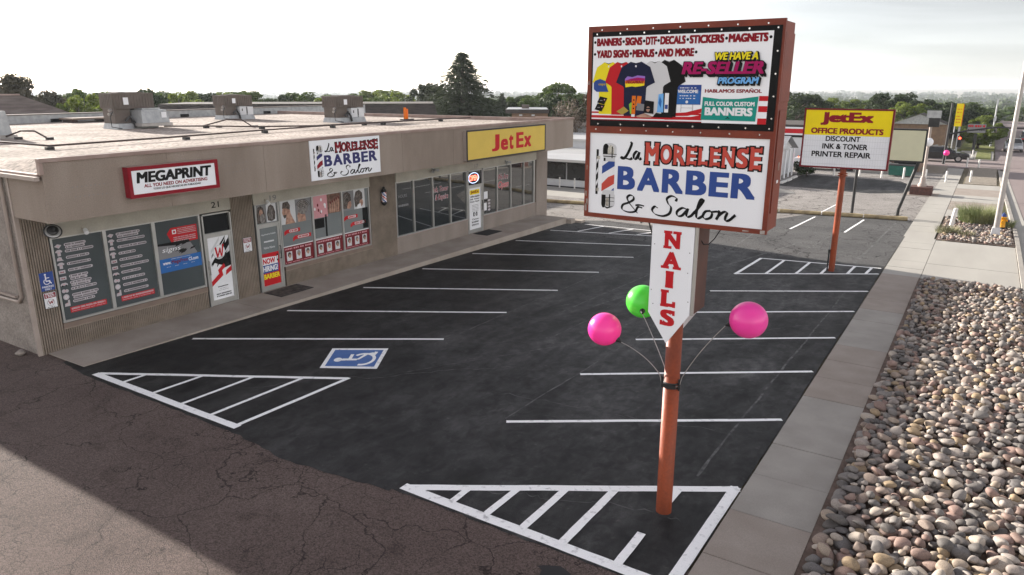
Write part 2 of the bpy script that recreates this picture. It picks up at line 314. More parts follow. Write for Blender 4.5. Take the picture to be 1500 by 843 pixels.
def asphalt_old(name, c0, c1, cracks=True, cs=.55):
    m = bpy.data.materials.new(name); m.use_nodes = True; n = m.node_tree.nodes; l = m.node_tree.links
    b = n['Principled BSDF']; b.inputs['Roughness'].default_value = .92; b.inputs['Specular IOR Level'].default_value = .25
    tc = n.new('ShaderNodeTexCoord')
    def noise(s, d, col=False):
        t = n.new('ShaderNodeTexNoise'); t.inputs['Scale'].default_value = s; t.inputs['Detail'].default_value = d; l.new(tc.outputs['Object'], t.inputs['Vector']); return t.outputs['Color' if col else 'Fac']
    def ramp(f, p0, p1, a, c):
        r = n.new('ShaderNodeValToRGB'); r.color_ramp.elements[0].position = p0; r.color_ramp.elements[1].position = p1
        r.color_ramp.elements[0].color = (*a, 1); r.color_ramp.elements[1].color = (*c, 1); l.new(f, r.inputs[0]); return r.outputs[0]
    def mul(a, c, f=None):
        x = n.new('ShaderNodeMix'); x.data_type = 'RGBA'; x.blend_type = 'MULTIPLY'; x.inputs['Factor'].default_value = 1
        if f is not None: l.new(f, x.inputs['Factor'])
        l.new(a, x.inputs[6]); l.new(c, x.inputs[7]); return x.outputs[2]
    c = ramp(noise(.5, 5), .3, .7, c0, c1)
    v = n.new('ShaderNodeTexVoronoi'); v.inputs['Scale'].default_value = 55; l.new(tc.outputs['Object'], v.inputs['Vector'])
    sep = n.new('ShaderNodeSeparateColor'); l.new(v.outputs['Color'], sep.inputs[0])
    c = mul(c, ramp(sep.outputs[0], .05, .95, (.62,.61,.60), (1.42,1.40,1.38)))
    hgt = v.outputs['Distance']
    if cracks:
        dx = n.new('ShaderNodeVectorMath'); dx.operation = 'MULTIPLY_ADD'; dx.inputs[1].default_value = (.9,.9,.9); l.new(noise(1.3, 6, True), dx.inputs[0]); l.new(tc.outputs['Object'], dx.inputs[2])
        for sc, wd, mlo, mhi in ((cs, .006, .36, .43), (cs*3.2, .013, .47, .56), (cs*8, .024, .54, .62)):
            vv = n.new('ShaderNodeTexVoronoi'); vv.feature = 'DISTANCE_TO_EDGE'; vv.inputs['Scale'].default_value = sc; l.new(dx.outputs[0], vv.inputs['Vector'])
            cr = ramp(vv.outputs['Distance'], wd*.35, wd, (.22,.20,.20), (1,1,1))
            mk = ramp(noise(.33+sc*.03, 3), mlo, mhi, (0,0,0), (1,1,1))
            c = mul(c, cr, mk)
    c = mul(c, ramp(noise(1.7, 6), .58, .72, (1,1,1), (.72,.70,.70)))
    l.new(c, b.inputs['Base Color'])
    bp = n.new('ShaderNodeBump'); bp.inputs['Strength'].default_value = .6; bp.inputs['Distance'].default_value = .012; l.new(hgt, bp.inputs['Height']); l.new(bp.outputs[0], b.inputs['Normal'])
    MATS[name] = m
asphalt_old('old_asphalt', (.080,.058,.052), (.115,.086,.077))
asphalt_old('grey_asphalt', (.225,.212,.20), (.29,.275,.26), True, .16)
asphalt_old('weathered_asphalt', (.070,.070,.071), (.105,.105,.105), True, .22)
pm('dry_verge', (.27,.235,.19), (.20,.175,.14), rough=1, ns=5, bump=.6, bs=20)
asphalt_old('earth', (.14,.125,.085), (.20,.175,.12), False)

def stone_mat(name, obj):
    m = bpy.data.materials.new(name); m.use_nodes = True; n = m.node_tree.nodes; l = m.node_tree.links
    b = n['Principled BSDF']; b.inputs['Roughness'].default_value = .7; b.inputs['Specular IOR Level'].default_value = .35
    r = n.new('ShaderNodeValToRGB'); cr = r.color_ramp; cr.interpolation = 'CONSTANT'
    cols = [(.25,.195,.16),(.165,.15,.138),(.31,.25,.195),(.21,.145,.12),(.13,.12,.115),(.36,.31,.26),(.245,.165,.138),(.19,.172,.158),(.27,.20,.125),(.31,.27,.238),(.10,.09,.083),(.23,.195,.175)]
    while len(cr.elements) < len(cols): cr.elements.new(.5)
    for i, (e, c) in enumerate(zip(cr.elements, cols)): e.position = i/len(cols); e.color = (*c, 1)
    if obj:
        oi = n.new('ShaderNodeObjectInfo'); l.new(oi.outputs['Random'], r.inputs[0])
    else:
        at = n.new('ShaderNodeAttribute'); at.attribute_name = 'tone'; l.new(at.outputs['Fac'], r.inputs[0])
    tc = n.new('ShaderNodeTexCoord'); t = n.new('ShaderNodeTexNoise'); t.inputs['Scale'].default_value = 11; t.inputs['Detail'].default_value = 7; l.new(tc.outputs['Object'], t.inputs['Vector'])
    mr = n.new('ShaderNodeMapRange'); mr.inputs[1].default_value = .3; mr.inputs[2].default_value = .7; mr.inputs[3].default_value = .72; mr.inputs[4].default_value = 1.28; l.new(t.outputs['Fac'], mr.inputs[0])
    mx = n.new('ShaderNodeVectorMath'); mx.operation = 'SCALE'; l.new(r.outputs[0], mx.inputs[0]); l.new(mr.outputs[0], mx.inputs['Scale']); l.new(mx.outputs[0], b.inputs['Base Color'])
    bp = n.new('ShaderNodeBump'); bp.inputs['Strength'].default_value = .3; bp.inputs['Distance'].default_value = .01; l.new(t.outputs['Fac'], bp.inputs['Height']); l.new(bp.outputs[0], b.inputs['Normal'])
    MATS[name] = m
def translucent(name, f):
    m = MATS[name]; n = m.node_tree.nodes; l = m.node_tree.links; b = n['Principled BSDF']; t = n.new('ShaderNodeBsdfTranslucent'); l.new(b.inputs['Base Color'].links[0].from_socket, t.inputs['Color'])
    x = n.new('ShaderNodeMixShader'); x.inputs[0].default_value = f; l.new(b.outputs[0], x.inputs[1]); l.new(t.outputs[0], x.inputs[2]); l.new(x.outputs[0], n['Material Output'].inputs[0])
translucent('balloon_pink', .25); translucent('balloon_green', .25)
stone_mat('river_stone', True); stone_mat('river_stone_bed', False)

def leaf_mat(name, c, c2, tr=.25):
    m = bpy.data.materials.new(name); m.use_nodes = True; n = m.node_tree.nodes; l = m.node_tree.links
    b = n['Principled BSDF']; b.inputs['Roughness'].default_value = .65; b.inputs['Specular IOR Level'].default_value = .25
    tc = n.new('ShaderNodeTexCoord'); t = n.new('ShaderNodeTexNoise'); t.inputs['Scale'].default_value = .9; t.inputs['Detail'].default_value = 4; l.new(tc.outputs['Object'], t.inputs['Vector'])
    r = n.new('ShaderNodeValToRGB'); r.color_ramp.elements[0].position = .35; r.color_ramp.elements[1].position = .65; r.color_ramp.elements[0].color = (*c,1); r.color_ramp.elements[1].color = (*c2,1)
    l.new(t.outputs['Fac'], r.inputs[0]); l.new(r.outputs[0], b.inputs['Base Color'])
    ts = n.new('ShaderNodeBsdfTranslucent'); l.new(r.outputs[0], ts.inputs['Color']); ms = n.new('ShaderNodeMixShader'); ms.inputs[0].default_value = tr
    l.new(b.outputs[0], ms.inputs[1]); l.new(ts.outputs[0], ms.inputs[2]); l.new(ms.outputs[0], n['Material Output'].inputs[0])
    MATS[name] = m
leaf_mat('leaf_mid', (.040,.072,.014), (.085,.125,.026), .3); leaf_mat('leaf_light', (.085,.125,.016), (.16,.20,.035), .4); leaf_mat('leaf_dark', (.020,.036,.013), (.042,.064,.02))
leaf_mat('leaf_brown', (.045,.042,.026), (.075,.066,.04)); leaf_mat('needle', (.030,.045,.024), (.062,.074,.040), .2); leaf_mat('twig', (.15,.115,.085), (.20,.16,.12), .1); leaf_mat('leaf_far', (.034,.060,.018), (.075,.105,.035), .25)
leaf_mat('grass_blade', (.13,.17,.06), (.24,.25,.12), .3)

# ================================================================== GROUND AND PAVING
def terrain():
    # near site follows the street's fall, then the land drops away to a wide wooded plain
    rings = [0,8,16,30,50,80,120,160,190,225,260,330,450,620,850,1200,1800,2600,3600,5200]
    seg = 72; V = []; Fc = []
    def tz(r, a):
        x, y = r*math.cos(a), r*math.sin(a)
        z = SL*max(-60, min(y, 190)) - .05
        f = max(0, r-190)
        far = np.interp(r, [0,190,260,450,900,1800,3000,5200], [0,0,-3.6,-10.5,-17,-22,-28,-32])
        east = max(0, math.cos(a-rad(78)))                      # a higher ridge beyond the street
        return z + far + np.interp(r, [0,1200,2600,5200], [0,0,1,22])*east**6
    for r in rings:
        for k in range(seg):
            a = 2*math.pi*k/seg; V.append((r*math.cos(a), r*math.sin(a), tz(r,a)))
    for i in range(len(rings)-1):
        for k in range(seg): Fc.append((i*seg+k, i*seg+(k+1)%seg, (i+1)*seg+(k+1)%seg, (i+1)*seg+k))
    mb = MB().m('earth'); mb.smooth = True; mb.add(V, Fc); return struct(mb.build('ground')), tz
ground, TZ = terrain()

def wavy(a, b, n, amp):
    d = (b[0]-a[0], b[1]-a[1]); L = math.hypot(*d); nx, ny = -d[1]/L, d[0]/L; out = []
    for i in range(n+1):
        t = i/n; j = random.uniform(-amp, amp) if 0 < i < n else 0
        out.append((a[0]+d[0]*t+nx*j, a[1]+d[1]*t+ny*j))
    return out
# old brown driveway in front, sealed lot, pale driveway and the neighbour's lot beyond the log kerb
mb = MB().m('old_asphalt'); sheet(mb, [(-60,-12),(-1.2,-12),(-1.2,8.4),(-16,8.4),(-17,10),(-60,10)], .0); struct(mb.build('old_driveway'))
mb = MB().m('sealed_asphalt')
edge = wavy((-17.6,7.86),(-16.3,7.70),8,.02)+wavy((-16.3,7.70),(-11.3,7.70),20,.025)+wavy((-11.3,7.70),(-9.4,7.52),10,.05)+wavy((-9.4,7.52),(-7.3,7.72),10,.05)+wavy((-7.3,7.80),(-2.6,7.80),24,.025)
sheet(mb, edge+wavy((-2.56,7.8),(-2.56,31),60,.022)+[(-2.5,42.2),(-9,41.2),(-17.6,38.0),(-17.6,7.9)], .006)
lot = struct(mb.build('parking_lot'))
mb = MB().m('weathered_asphalt'); sheet(mb, wavy((-16.8,29.0),(-2.58,29.9),60,.06)+[(-2.52,42.1),(-9,41.1),(-17.4,38.0),(-17.4,31.5),(-16.8,30.8)], .0075); struct(mb.build('weathered_lot'))
mb = MB().m('grey_asphalt'); sheet(mb, [(-60,31.9),(-17.6,31.9),(-15.5,33.2),(-12.9,33.0),(-9.5,36.5),(-7.5,41.3),(-17.6,38.05),(-60,30.9)], .011); struct(mb.build('pale_driveway'))
mb = MB().m('grey_asphalt'); sheet(mb, [(-60,27),(-20,37.0),(-9,41.0),(-2.6,42.0),(-1.65,45),(-1.65,76),(-40,76)], .004); struct(mb.build('far_lot'))
mb = MB().m('sealed_asphalt'); sheet(mb, [(-12.3,53.5),(-6.0,52.6),(-3.6,54.5),(-3.4,57),(-5,61.5),(-12,62.5)], .009); struct(mb.build('far_lot_dark_area'))  # darker area laid over part of the far lot
mb = MB(); mb.m('concrete_light'); z = gz(0,41)+.02; mb.box(-34,-13,38.6,43.5,z-.3,z); struct(mb.build('shop_pavement'))
mb = MB().m('far_road'); sheet(mb, [(-60,76.5),(1.6,76.5),(1.6,-20),(14,-20),(14,235),(.9,235),(.9,87.5),(-60,87.5)], .0); struct(mb.build('road'))

# painted markings: flat children of the lot
def line(pts, wd, name='parking_line', mat='paint', off=.010, jit=.006, parent=lot):
    mb = MB().m(mat); pa, pb = np.array(pts[0], float), np.array(pts[1], float); d = pb-pa; L = np.linalg.norm(d); nrm = np.array([-d[1], d[0]])/L
    n = max(3, int(L/.22)); wob = 0; A = []; B = []
    for i in range(n+1):
        wob = wob*.85+random.uniform(-1,1)*jit*.55; c = pa+d*i/n+nrm*wob
        A.append(c+nrm*(wd/2+random.uniform(-jit,jit)*.5)); B.append(c-nrm*(wd/2+random.uniform(-jit,jit)*.5))
    mb.add([(p[0],p[1],gz(*p)+off) for p in A+B], [(i+n+1,i+n+2,i+1,i) for i in range(n)])
    return mb.build(name, parent)
LEFT = [(-16.56,10.56,-11.15,14.13),(-16.52,13.62,-11.09,17.03),(-16.52,16.78,-11.06,20.03),(-16.6,19.9,-11.05,23.02),(-16.62,23.04,-11.02,26.03),(-16.62,26.25,-11.35,28.56)]
RIGHT = [(-7.11,10.9,-2.62,13.96),(-7.06,13.91,-2.64,17.04),(-6.98,16.88,-2.64,19.94),(-6.85,19.91,-2.6,22.86),(-6.91,22.75,-2.58,25.6)]
for a in LEFT+RIGHT: line([a[:2], a[2:]], .105)
# hatched triangle by the shop walk
def hatch(name, edges, bars, off=.010):
    for k, (a, b, wd) in enumerate(edges): line([a, b], wd, name, off=off+.0012*k)
    for a, b, wd in bars: line([a, b], wd, name, off=off+.006)
hatch('hatch_line', [((-16.22,7.88),(-11.25,7.88),.17),((-16.16,7.93),(-11.30,10.79),.12),((-11.33,7.90),(-11.27,10.85),.10)],
      [((-15.2,7.9),(-15.2,8.50),.09),((-14.1,7.9),(-14.08,9.12),.09),((-13.1,7.9),(-13.08,9.72),.09),((-12.15,7.9),(-12.12,10.27),.09)])
hatch('hatch_line', [((-7.2,7.96),(-2.56,7.93),.19),((-7.13,7.95),(-2.58,10.87),.17),((-2.66,7.9),(-2.64,10.9),.17)],
      [((-6.25,7.95),(-6.25,8.5),.12),((-5.6,7.95),(-5.58,8.93),.12),((-4.95,7.95),(-4.93,9.35),.13),((-4.28,7.95),(-4.26,9.78),.14),((-3.42,7.95),(-3.42,8.85),.13),((-3.42,9.62),(-3.41,10.3),.13)])
hatch('hatch_line', [((-6.95,25.55),(-2.6,28.44),.11),((-6.83,28.69),(-2.64,29.45),.11),((-6.9,25.5),(-6.8,28.7),.12)],
      [((-6.0,26.15),(-5.95,28.85),.1),((-5.1,26.75),(-5.05,29.0),.1),((-4.35,27.25),(-4.3,29.15),.1),((-3.55,27.8),(-3.5,29.3),.1),((-3.0,28.2),(-2.95,29.4),.1)])
hatch('hatch_line', [((-16.6,29.25),(-11.2,30.9),.1),((-16.0,31.6),(-11.9,31.9),.1)], [((-15.4,29.7),(-15.0,31.6),.1),((-14.0,30.1),(-13.5,31.7),.1),((-12.8,30.5),(-12.3,31.8),.1)])
for a in [((-7.34,36.05),(-7.07,40.59)),((-5.01,36.59),(-4.78,41.0))]: line(a, .1)
for a in [((-7.1,42.2),(-6.9,46.3)),((-10.4,42.0),(-10.4,43.8))]: line(a, .09, off=.012)
# wheelchair symbol: white border, blue field, white figure
E4 = [np.array(p) for p in ((-12.28,10.91),(-13.02,12.03),(-11.86,12.80),(-11.14,11.60))]     # corners: near-left, far-left, far-right, near-right in the view
def q2(s, t): return (E4[0]*(1-s)*(1-t)+E4[1]*(1-s)*t+E4[2]*s*t+E4[3]*s*(1-t))
def decal(mb, pts, off): mb.add([(q2(*p)[0], q2(*p)[1], gz(*q2(*p))+off) for p in pts], [tuple(range(len(pts)))])
mb = MB().m('paint'); decal(mb, [(0,0),(1,0),(1,1),(0,1)], .010); mb.m('handicap_blue'); decal(mb, [(.07,.09),(.93,.09),(.93,.91),(.07,.91)], .0125)
mb.m('paint')
# the figure is read from the aisle: head towards the walk (low s), wheel towards the aisle (high s)
def arc(cx, cy, r0, r1, a0, a1, n, off):
    ts = [rad(a0+(a1-a0)*i/n) for i in range(n+1)]
    P1 = [q2(cx+r0*math.cos(t)*.72, cy+r0*math.sin(t)) for t in ts]; P2 = [q2(cx+r1*math.cos(t)*.72, cy+r1*math.sin(t)) for t in ts]
    mb.add([(p[0],p[1],gz(*p)+off) for p in P1+P2], [(i,i+1,n+2+i,n+1+i) for i in range(n)])
arc(.23,.40,0.001,.10,0,360,16,.0145)
arc(.66,.44,.23,.31,-100,140,26,.0145)
decal(mb, [(.30,.36),(.56,.38),(.56,.46),(.30,.46)], .0150); decal(mb, [(.40,.46),(.46,.46),(.46,.68),(.40,.68)], .0155)
decal(mb, [(.54,.40),(.60,.42),(.70,.66),(.64,.68)], .0160); decal(mb, [(.64,.62),(.80,.70),(.78,.78),(.62,.70)], .0165); decal(mb, [(.78,.66),(.84,.64),(.86,.80),(.80,.82)], .0170)
mb.build('wheelchair_symbol', lot)
# faint old lines and seams showing through the sealer
for a, wd in [(((-7.2,10.95),(-6.85,22.7)),.03),(((-3.3,10.9),(-3.2,25)),.045),(((-11.1,14.1),(-10.9,28)),.03),(((-9.3,19),(-6.2,33)),.10),(((-9.8,18),(-9.0,30)),.05),(((-10.9,24),(-3.4,27.5)),.04),(((-9.6,21.6),(-2.9,22.9)),.03),(((-3.6,29.8),(-3.3,41)),.09),(((-5.8,30),(-5.2,38)),.05),(((-8.3,29),(-8.6,37)),.08),(((-12,33),(-4,31.8)),.06),(((-8.9,16),(-8.3,24)),.025),(((-11,10.9),(-8,16)),.02)]:
    line(a, wd, 'faded_line', 'ghost', .0085, .02)
def crack(a, b, wd, n=34, amp=.06):
    P = []; o = np.zeros(2); a, b = np.array(a,float), np.array(b,float); nn = np.array([-(b-a)[1],(b-a)[0]])/np.linalg.norm(b-a)
    for i in range(n+1): o = o*.8+rng.normal(0,amp,2); P.append(a+(b-a)*i/n+o)
    L, R_ = [], []
    for i,p in enumerate(P): k = wd*random.uniform(.3,1)*(1 if 0<i<n else .1); L.append(p+nn*k/2); R_.append(p-nn*k/2)
    mb = MB().m('ghost'); mb.add([(p[0],p[1],gz(*p)+.0092) for p in L+R_], [(i+n+1,i+n+2,i+1,i) for i in range(n)]); mb.build('hairline_crack', lot)
for a, b in (((-11,24),(-6.2,27.3)),((-9.9,20.5),(-3.2,24.6)),((-10.2,18.5),(-7.4,24.5)),((-8.8,19.0),(-7.9,27.8)),((-10.6,14.2),(-3.6,18.6)),((-7.4,15.8),(-2.8,21.5)),((-8.0,12.0),(-3.5,13.0)),((-10.8,27),(-4,30.5)),((-9.5,29),(-3.2,35)),((-8.0,30),(-7.2,39)),((-13,9),(-8.6,13.5)),((-6.4,8.6),(-3.0,9.7))): crack(a, b, .028)
# small dark repair on the old driveway
mb = MB().m('patch'); c = (-3.95,7.35); pts = [(c[0]+.32*math.cos(t)*(1+.2*math.sin(5*t)), c[1]+.16*math.sin(t)*(1+.3*math.cos(3*t))) for t in np.linspace(0, 2*math.pi, 18)[:-1]]; sheet(mb, pts, .004); struct(mb.build('asphalt_patch'))

# ------------------------------------------------------------------ street pavement slabs
mb = MB()
def slab(x0, x1, y0, y1, mat, h=.035, skew=.0):
    mb.m(mat); g = .008
    P = [(x0+g,y0+g),(x1-g,y0+g),(x1-g,y1-g),(x0+g,y1-g)]
    j = random.uniform(-.004,.004)
    mb.add([(x,y,gz(x,y)-.1) for x,y in P]+[(x,y,gz(x,y)+h+j) for x,y in P], [(4,5,6,7),(0,1,5,4),(1,2,6,5),(2,3,7,6),(3,0,4,7)])
y = 1.0
ys = []
while y < 28.5: ys.append(y); y += 1.31
ys[-1] = 28.55
for a, b in zip(ys[:-1], ys[1:]):
    c = (a+b)/2; grey = 10.6 < c < 14.9 or 19.2 < c < 23.4
    slab(-2.53, -1.33, a, b, 'concrete_grey' if grey else 'concrete_tan')
for i in range(6): slab(-2.53, -1.3, 28.55+i*1.4, 28.55+(i+1)*1.4, 'concrete_light')
for i in range(22): slab(-2.6, -1.38, 36.95+i*1.75, 36.95+(i+1)*1.75, 'concrete_light')
for i in range(3): slab(-1.3, 1.63, 28.45+i*2.8, 28.45+(i+1)*2.8-(.15 if i == 2 else 0), 'concrete_light')
for a, b, mt in [(44.6,47.5,'concrete_light'),(47.5,51.5,'concrete_tan'),(51.5,55,'concrete_light'),(55,59,'concrete_tan'),(59,62,'concrete_light')]: slab(-1.37, 1.2, a, b, mt, .03)
for i in range(5): slab(-2.4, -1.0, 88+i*4, 88+(i+1)*4, 'concrete_light')
struct(mb.build('pavement'))
# kerb and gutter along the street
mb = MB().m('concrete_grey')
ky = list(np.arange(-6, 76, 3.0))
for a, b in zip(ky[:-1], ky[1:]):
    k = lambda y: float(np.interp(y, [0,40,64,80], [1.66,1.64,1.22,1.05]))
    for x0, x1, z0, z1, mt in ((0,.15,-.1,.10,'concrete_grey'),(.15,.60,-.1,.012,'concrete_light')):
        mb.m(mt); P = [(k(a)+x0,a+.004),(k(a)+x1,a+.004),(k(b)+x1,b-.004),(k(b)+x0,b-.004)]
        mb.add([(x,y,gz(x,y)+z0) for x,y in P]+[(x,y,gz(x,y)+z1) for x,y in P], [(4,5,6,7),(0,1,5,4),(1,2,6,5),(2,3,7,6),(3,0,4,7)])
struct(mb.build('kerb'))
# grass verge island at the crossing
mb = MB().m('concrete_light'); z = gz(0,90)
mb.box(-.95,.72,86.8,98,z-.2,z+.13); mb.m('grass_green'); mb.box(-.8,.5,87.1,97.7,z+.05,z+.17); struct(mb.build('verge'))
mb = MB().m('grass_green'); z = gz(0,90); mb.box(-9,-2.6,88.5,100,z-.2,z+.1); mb.box(-2.6,.8,101,160,z-.9,z+.02); struct(mb.build('verge'))
mb = MB().m('dry_verge'); mb.box(-6.5,-2.7,70,76.3,gz(0,72)-.2,gz(0,72)+.07); mb.box(-1.0,1.0,63,76,gz(0,70)-.2,gz(0,70)+.07); struct(mb.build('verge'))
mb = MB().m('soil'); mb.smooth = False
sheet(mb, [(-1.34,0),(1.66,0),(1.66,28.45),(-1.34,28.45)], .03); sheet(mb, [(-1.3,36.8),(1.63,36.8),(1.45,44.6),(-1.3,44.6)], .05); struct(mb.build('stone_bed'))

# ------------------------------------------------------------------ river stones
def ico(sub):
    bm = bmesh.new(); bmesh.ops.create_icosphere(bm, subdivisions=sub, radius=1); v = np.array([p.co[:] for p in bm.verts]); f = np.array([[k.index for k in q.verts] for q in bm.faces]); bm.free(); return v, f
ICO = {k: ico(k) for k in (1,2,3)}
def stone_shape(sub, r):
    v, f = ICO[sub]; v = v.copy()
    for _ in range(3):
        d = r.normal(size=3); d /= np.linalg.norm(d); v *= (1+.14*np.sin(2.2*(v@d)+r.uniform(0,6)))[:,None]
    for _ in range(4):                                           # a few worn flats
        d = r.normal(size=3); d /= np.linalg.norm(d); h = r.uniform(.58,.95); k = v@d; v -= np.outer(np.maximum(0, k-h)*.85, d)
    return v*np.array([1, r.uniform(.62,.95), r.uniform(.42,.72)]), f
def scatter(x0, x1, y0, y1, n, rmin, rmax, k=.78):
    out = []; cell = rmax*2; grid = {}
    rs = np.sort(rmin+(rmax-rmin)*rng.beta(1.3,3.0,n))[::-1]
    for r in rs:
        for _ in range(14):
            x, y = rng.uniform(x0,x1), rng.uniform(y0,y1); gx, gy = int(x//cell), int(y//cell); ok = True
            for i in (-1,0,1):
                for j in (-1,0,1):
                    for (a,b,c) in grid.get((gx+i,gy+j), ()):
                        if (a-x)**2+(b-y)**2 < (k*(c+r))**2: ok = False; break
                    if not ok: break
                if not ok: break
            if ok: grid.setdefault((gx,gy), []).append((x,y,r)); out.append((x,y,r)); break
    return out
def rotm(a, tx, ty):
    return np.array(Matrix.Rotation(a,3,'Z') @ Matrix.Rotation(tx,3,'X') @ Matrix.Rotation(ty,3,'Y'))
bedA = scatter(-1.20, 1.58, 5.2, 28.25, 4900, .042, .180)
bedB = scatter(-1.12, 1.50, 6.0, 28.0, 1500, .05, .15, 1.12)                  # a second, looser layer lying on the first
def hump(x, y): return .05*math.sin(1.7*x+.5)*math.sin(.9*y)+.05*min(1, (x+1.3)/.8)
stones = [(x,y,r,gz(x,y)+.035+r*.30+max(0,hump(x,y))) for x,y,r in bedA]+[(x,y,r,gz(x,y)+.10+r*.45+max(0,hump(x,y))) for x,y,r in bedB]
def inview(x, y, z):
    c = RW.T@(np.array([x,y,z])-np.array([0,0,CAMZ])); return c[2] < -1 and -20 < CX-F*c[0]/c[2] < 1490 and CY+F*c[1]/c[2] < 850
def size_px(s): return s[2]/math.sqrt(s[0]**2+s[1]**2+(s[3]-CAMZ)**2)
vis = sorted([s for s in stones if inview(s[0], s[1], s[3])], key=size_px, reverse=True)
single = set(vis[:300]); rest = [s for s in stones if s not in single]
protos = []
for i in range(14):
    v, f = stone_shape(3, rng); me = bpy.data.meshes.new('river_stone'); me.from_pydata(v.tolist(), [], f.tolist()); me.polygons.foreach_set('use_smooth', [True]*len(f)); me.materials.append(MATS['river_stone']); protos.append(me)
for s in vis[:300]:
    o = bpy.data.objects.new('river_stone', random.choice(protos)); COL.objects.link(o)
    o.location = (s[0], s[1], s[3]); o.scale = (s[2],)*3; o.rotation_euler = (rng.normal(0,.18), rng.normal(0,.18), rng.uniform(0,6.28))
    tag(o, 'smooth rounded river stone lying loose in the near stone bed beside the pavement', 'stone', 'large river stones nearest the camera')
def stone_mesh(name, lst):
    Vs, Fs, T = [], [], []; k = 0
    pool = {sub: [stone_shape(sub, rng) for _ in range(24)] for sub in (1,2)}
    for (x,y,r,z) in lst:
        sub = 2 if y < 21 else 1; v, f = pool[sub][rng.integers(24)]
        q = (v*r)@rotm(rng.uniform(0,6.28), rng.normal(0,.2), rng.normal(0,.2)).T+np.array([x,y,z])
        Vs.append(q); Fs.append(f+k); T.append(np.full(len(q), rng.uniform(0,.999))); k += len(q)
    V = np.concatenate(Vs); Fc = np.concatenate(Fs); me = bpy.data.meshes.new(name)
    me.vertices.add(len(V)); me.vertices.foreach_set('co', V.ravel()); me.loops.add(Fc.size); me.loops.foreach_set('vertex_index', Fc.ravel().astype(np.int32))
    me.polygons.add(len(Fc)); me.polygons.foreach_set('loop_start', (np.arange(len(Fc))*3).astype(np.int32)); me.polygons.foreach_set('loop_total', np.full(len(Fc),3,np.int32)); me.polygons.foreach_set('use_smooth', np.ones(len(Fc),bool))
    me.update(); at = me.attributes.new('tone', 'FLOAT', 'POINT'); at.data.foreach_set('value', np.concatenate(T))
    me.materials.append(MATS['river_stone_bed']); o = bpy.data.objects.new(name, me); COL.objects.link(o); return o
tag(stone_mesh('river_stones', rest), 'deep bed of mixed grey, tan and pink river stones filling the strip beside the pavement', 'stones', kind='stuff')
far_bed = [(x,y,r,gz(x,y)+.06+r*.35) for x,y,r in scatter(-1.2,1.5,36.95,44.3,700,.05,.16)]
tag(stone_mesh('river_stones', far_bed), 'pale river stones in the small far bed around the grey lamp post', 'stones', kind='stuff')

# ================================================================== THE SHOP BUILDING
XW, XF = -18.48, -16.86                       # shop front wall, front of the overhanging fascia
ZS = -.078                                    # top of the shop walk
bld = thing('shop_building', 'long low tan stucco shop building with three storefronts under a deep overhanging fascia', 'building', (XW, 20, ZS))
FR = dict(o=(XW,0,0), u=(0,1,0), v=(0,0,1), n=(1,0,0))        # local: a = along the street, b = up, c = out of the wall
# shop walk (setting)
mb = MB().m('walk_slab')
for a, b in zip([7.95,10.6,13.2,15.9,18.6,21.3,24,26.6,29.2],[10.6,13.2,15.9,18.6,21.3,24,26.6,29.2,31.3]):
    k = lambda y: gz(0,y)-.15
    x1 = -16.86
    P = [(XW+.02,a+.006),(x1,a+.006),(x1,b-.006),(XW+.02,b-.006)]
    mb.add([(x,y,gz(x,y)-.2) for x,y in P]+[(x,y,ZS+(.0 if a > 8 else -.0)) for x,y in P], [(4,5,6,7),(0,1,5,4),(1,2,6,5),(2,3,7,6),(3,0,4,7)])
mb.box(XW+.3, -16.62, 31.32, 31.75, -.6, -.17); mb.box(XW+.3, -16.3, 31.77, 32.2, -.6, -.27)
struct(mb.build('shop_walk'))

def ribs(mb, a0, a1, b0, b1, c0=.0, p=.052, d=.045):
    n = int((a1-a0)/p); p = (a1-a0)/n; prof = []
    for i in range(n):
        s = a0+i*p; prof += [(s,c0),(s+p*.05,c0+d),(s+p*.60,c0+d),(s+p*.65,c0)]
    prof.append((a1,c0)); vs = [(a,b0,c) for a,c in prof]+[(a,b1,c) for a,c in prof]; N = len(prof)
    mb.add(vs, [(i,i+1,N+i+1,N+i) for i in range(N-1)])
    mb.poly([(a0,b1),(a1,b1)]+[], c0) if False else None
mb = MB(**FR).m('ribbed')
for a0,a1,b0,b1 in ((7.84,8.40,-.2,3.3),(8.40,12.44,-.2,.43),(13.47,14.25,-.2,3.3),(15.30,19.32,-.2,.43),(19.32,20.70,-.2,3.3)): ribs(mb, a0,a1,b0,b1)
for a0,a1 in ((8.40,12.44),(15.30,19.32)): mb.box(a0,a1,.405,.43,-.2,.046)
mb.build('ribbed_wall', bld)
mb = MB(**FR).m('stucco')
mb.box(20.70,25.30,-.3,.55,-.3,.03); mb.box(26.44,31.0,-.3,.55,-.3,.03); mb.box(31.0,32.05,-.9,3.3,-.3,.06)
mb.build('stucco_wall', bld)
for a0,a1 in ((8.40,12.44),(15.30,19.32)): mb = MB(**FR).m('tan_trim'); mb.box(a0,a1,.432,.55,-.1,.048); mb.build('window_sill', bld)
for a0,a1 in ((20.7,25.3),(26.44,31.0)): mb = MB(**FR).m('cap'); mb.box(a0,a1,.552,.575,-.1,.05); mb.build('window_sill', bld)
mb = MB(**FR).m('cream')
for a0,a1 in ((8.42,13.45),(14.27,19.30),(20.72,30.98)): mb.box(a0,a1,2.68,3.28,-.1,.06)
mb.build('header_band', bld)
mb = MB(**FR).m('end_stucco'); mb.box(7.86,31.98,-1.4,3.4,-19.5,-.32); mb.build('end_wall', bld)
mb = MB().m('end_stucco'); mb.box(XW-.33,XW-.02,7.83,7.86,-.4,4.2); mb.box(-38,XW-.02,7.80,7.86,-.9,4.2); mb.build('end_wall', bld)
mb = MB().m('gutter_paint'); mb.box(XW-.02,XW+.05,7.74,7.835,-.12,4.2); mb.build('corner_trim', bld)
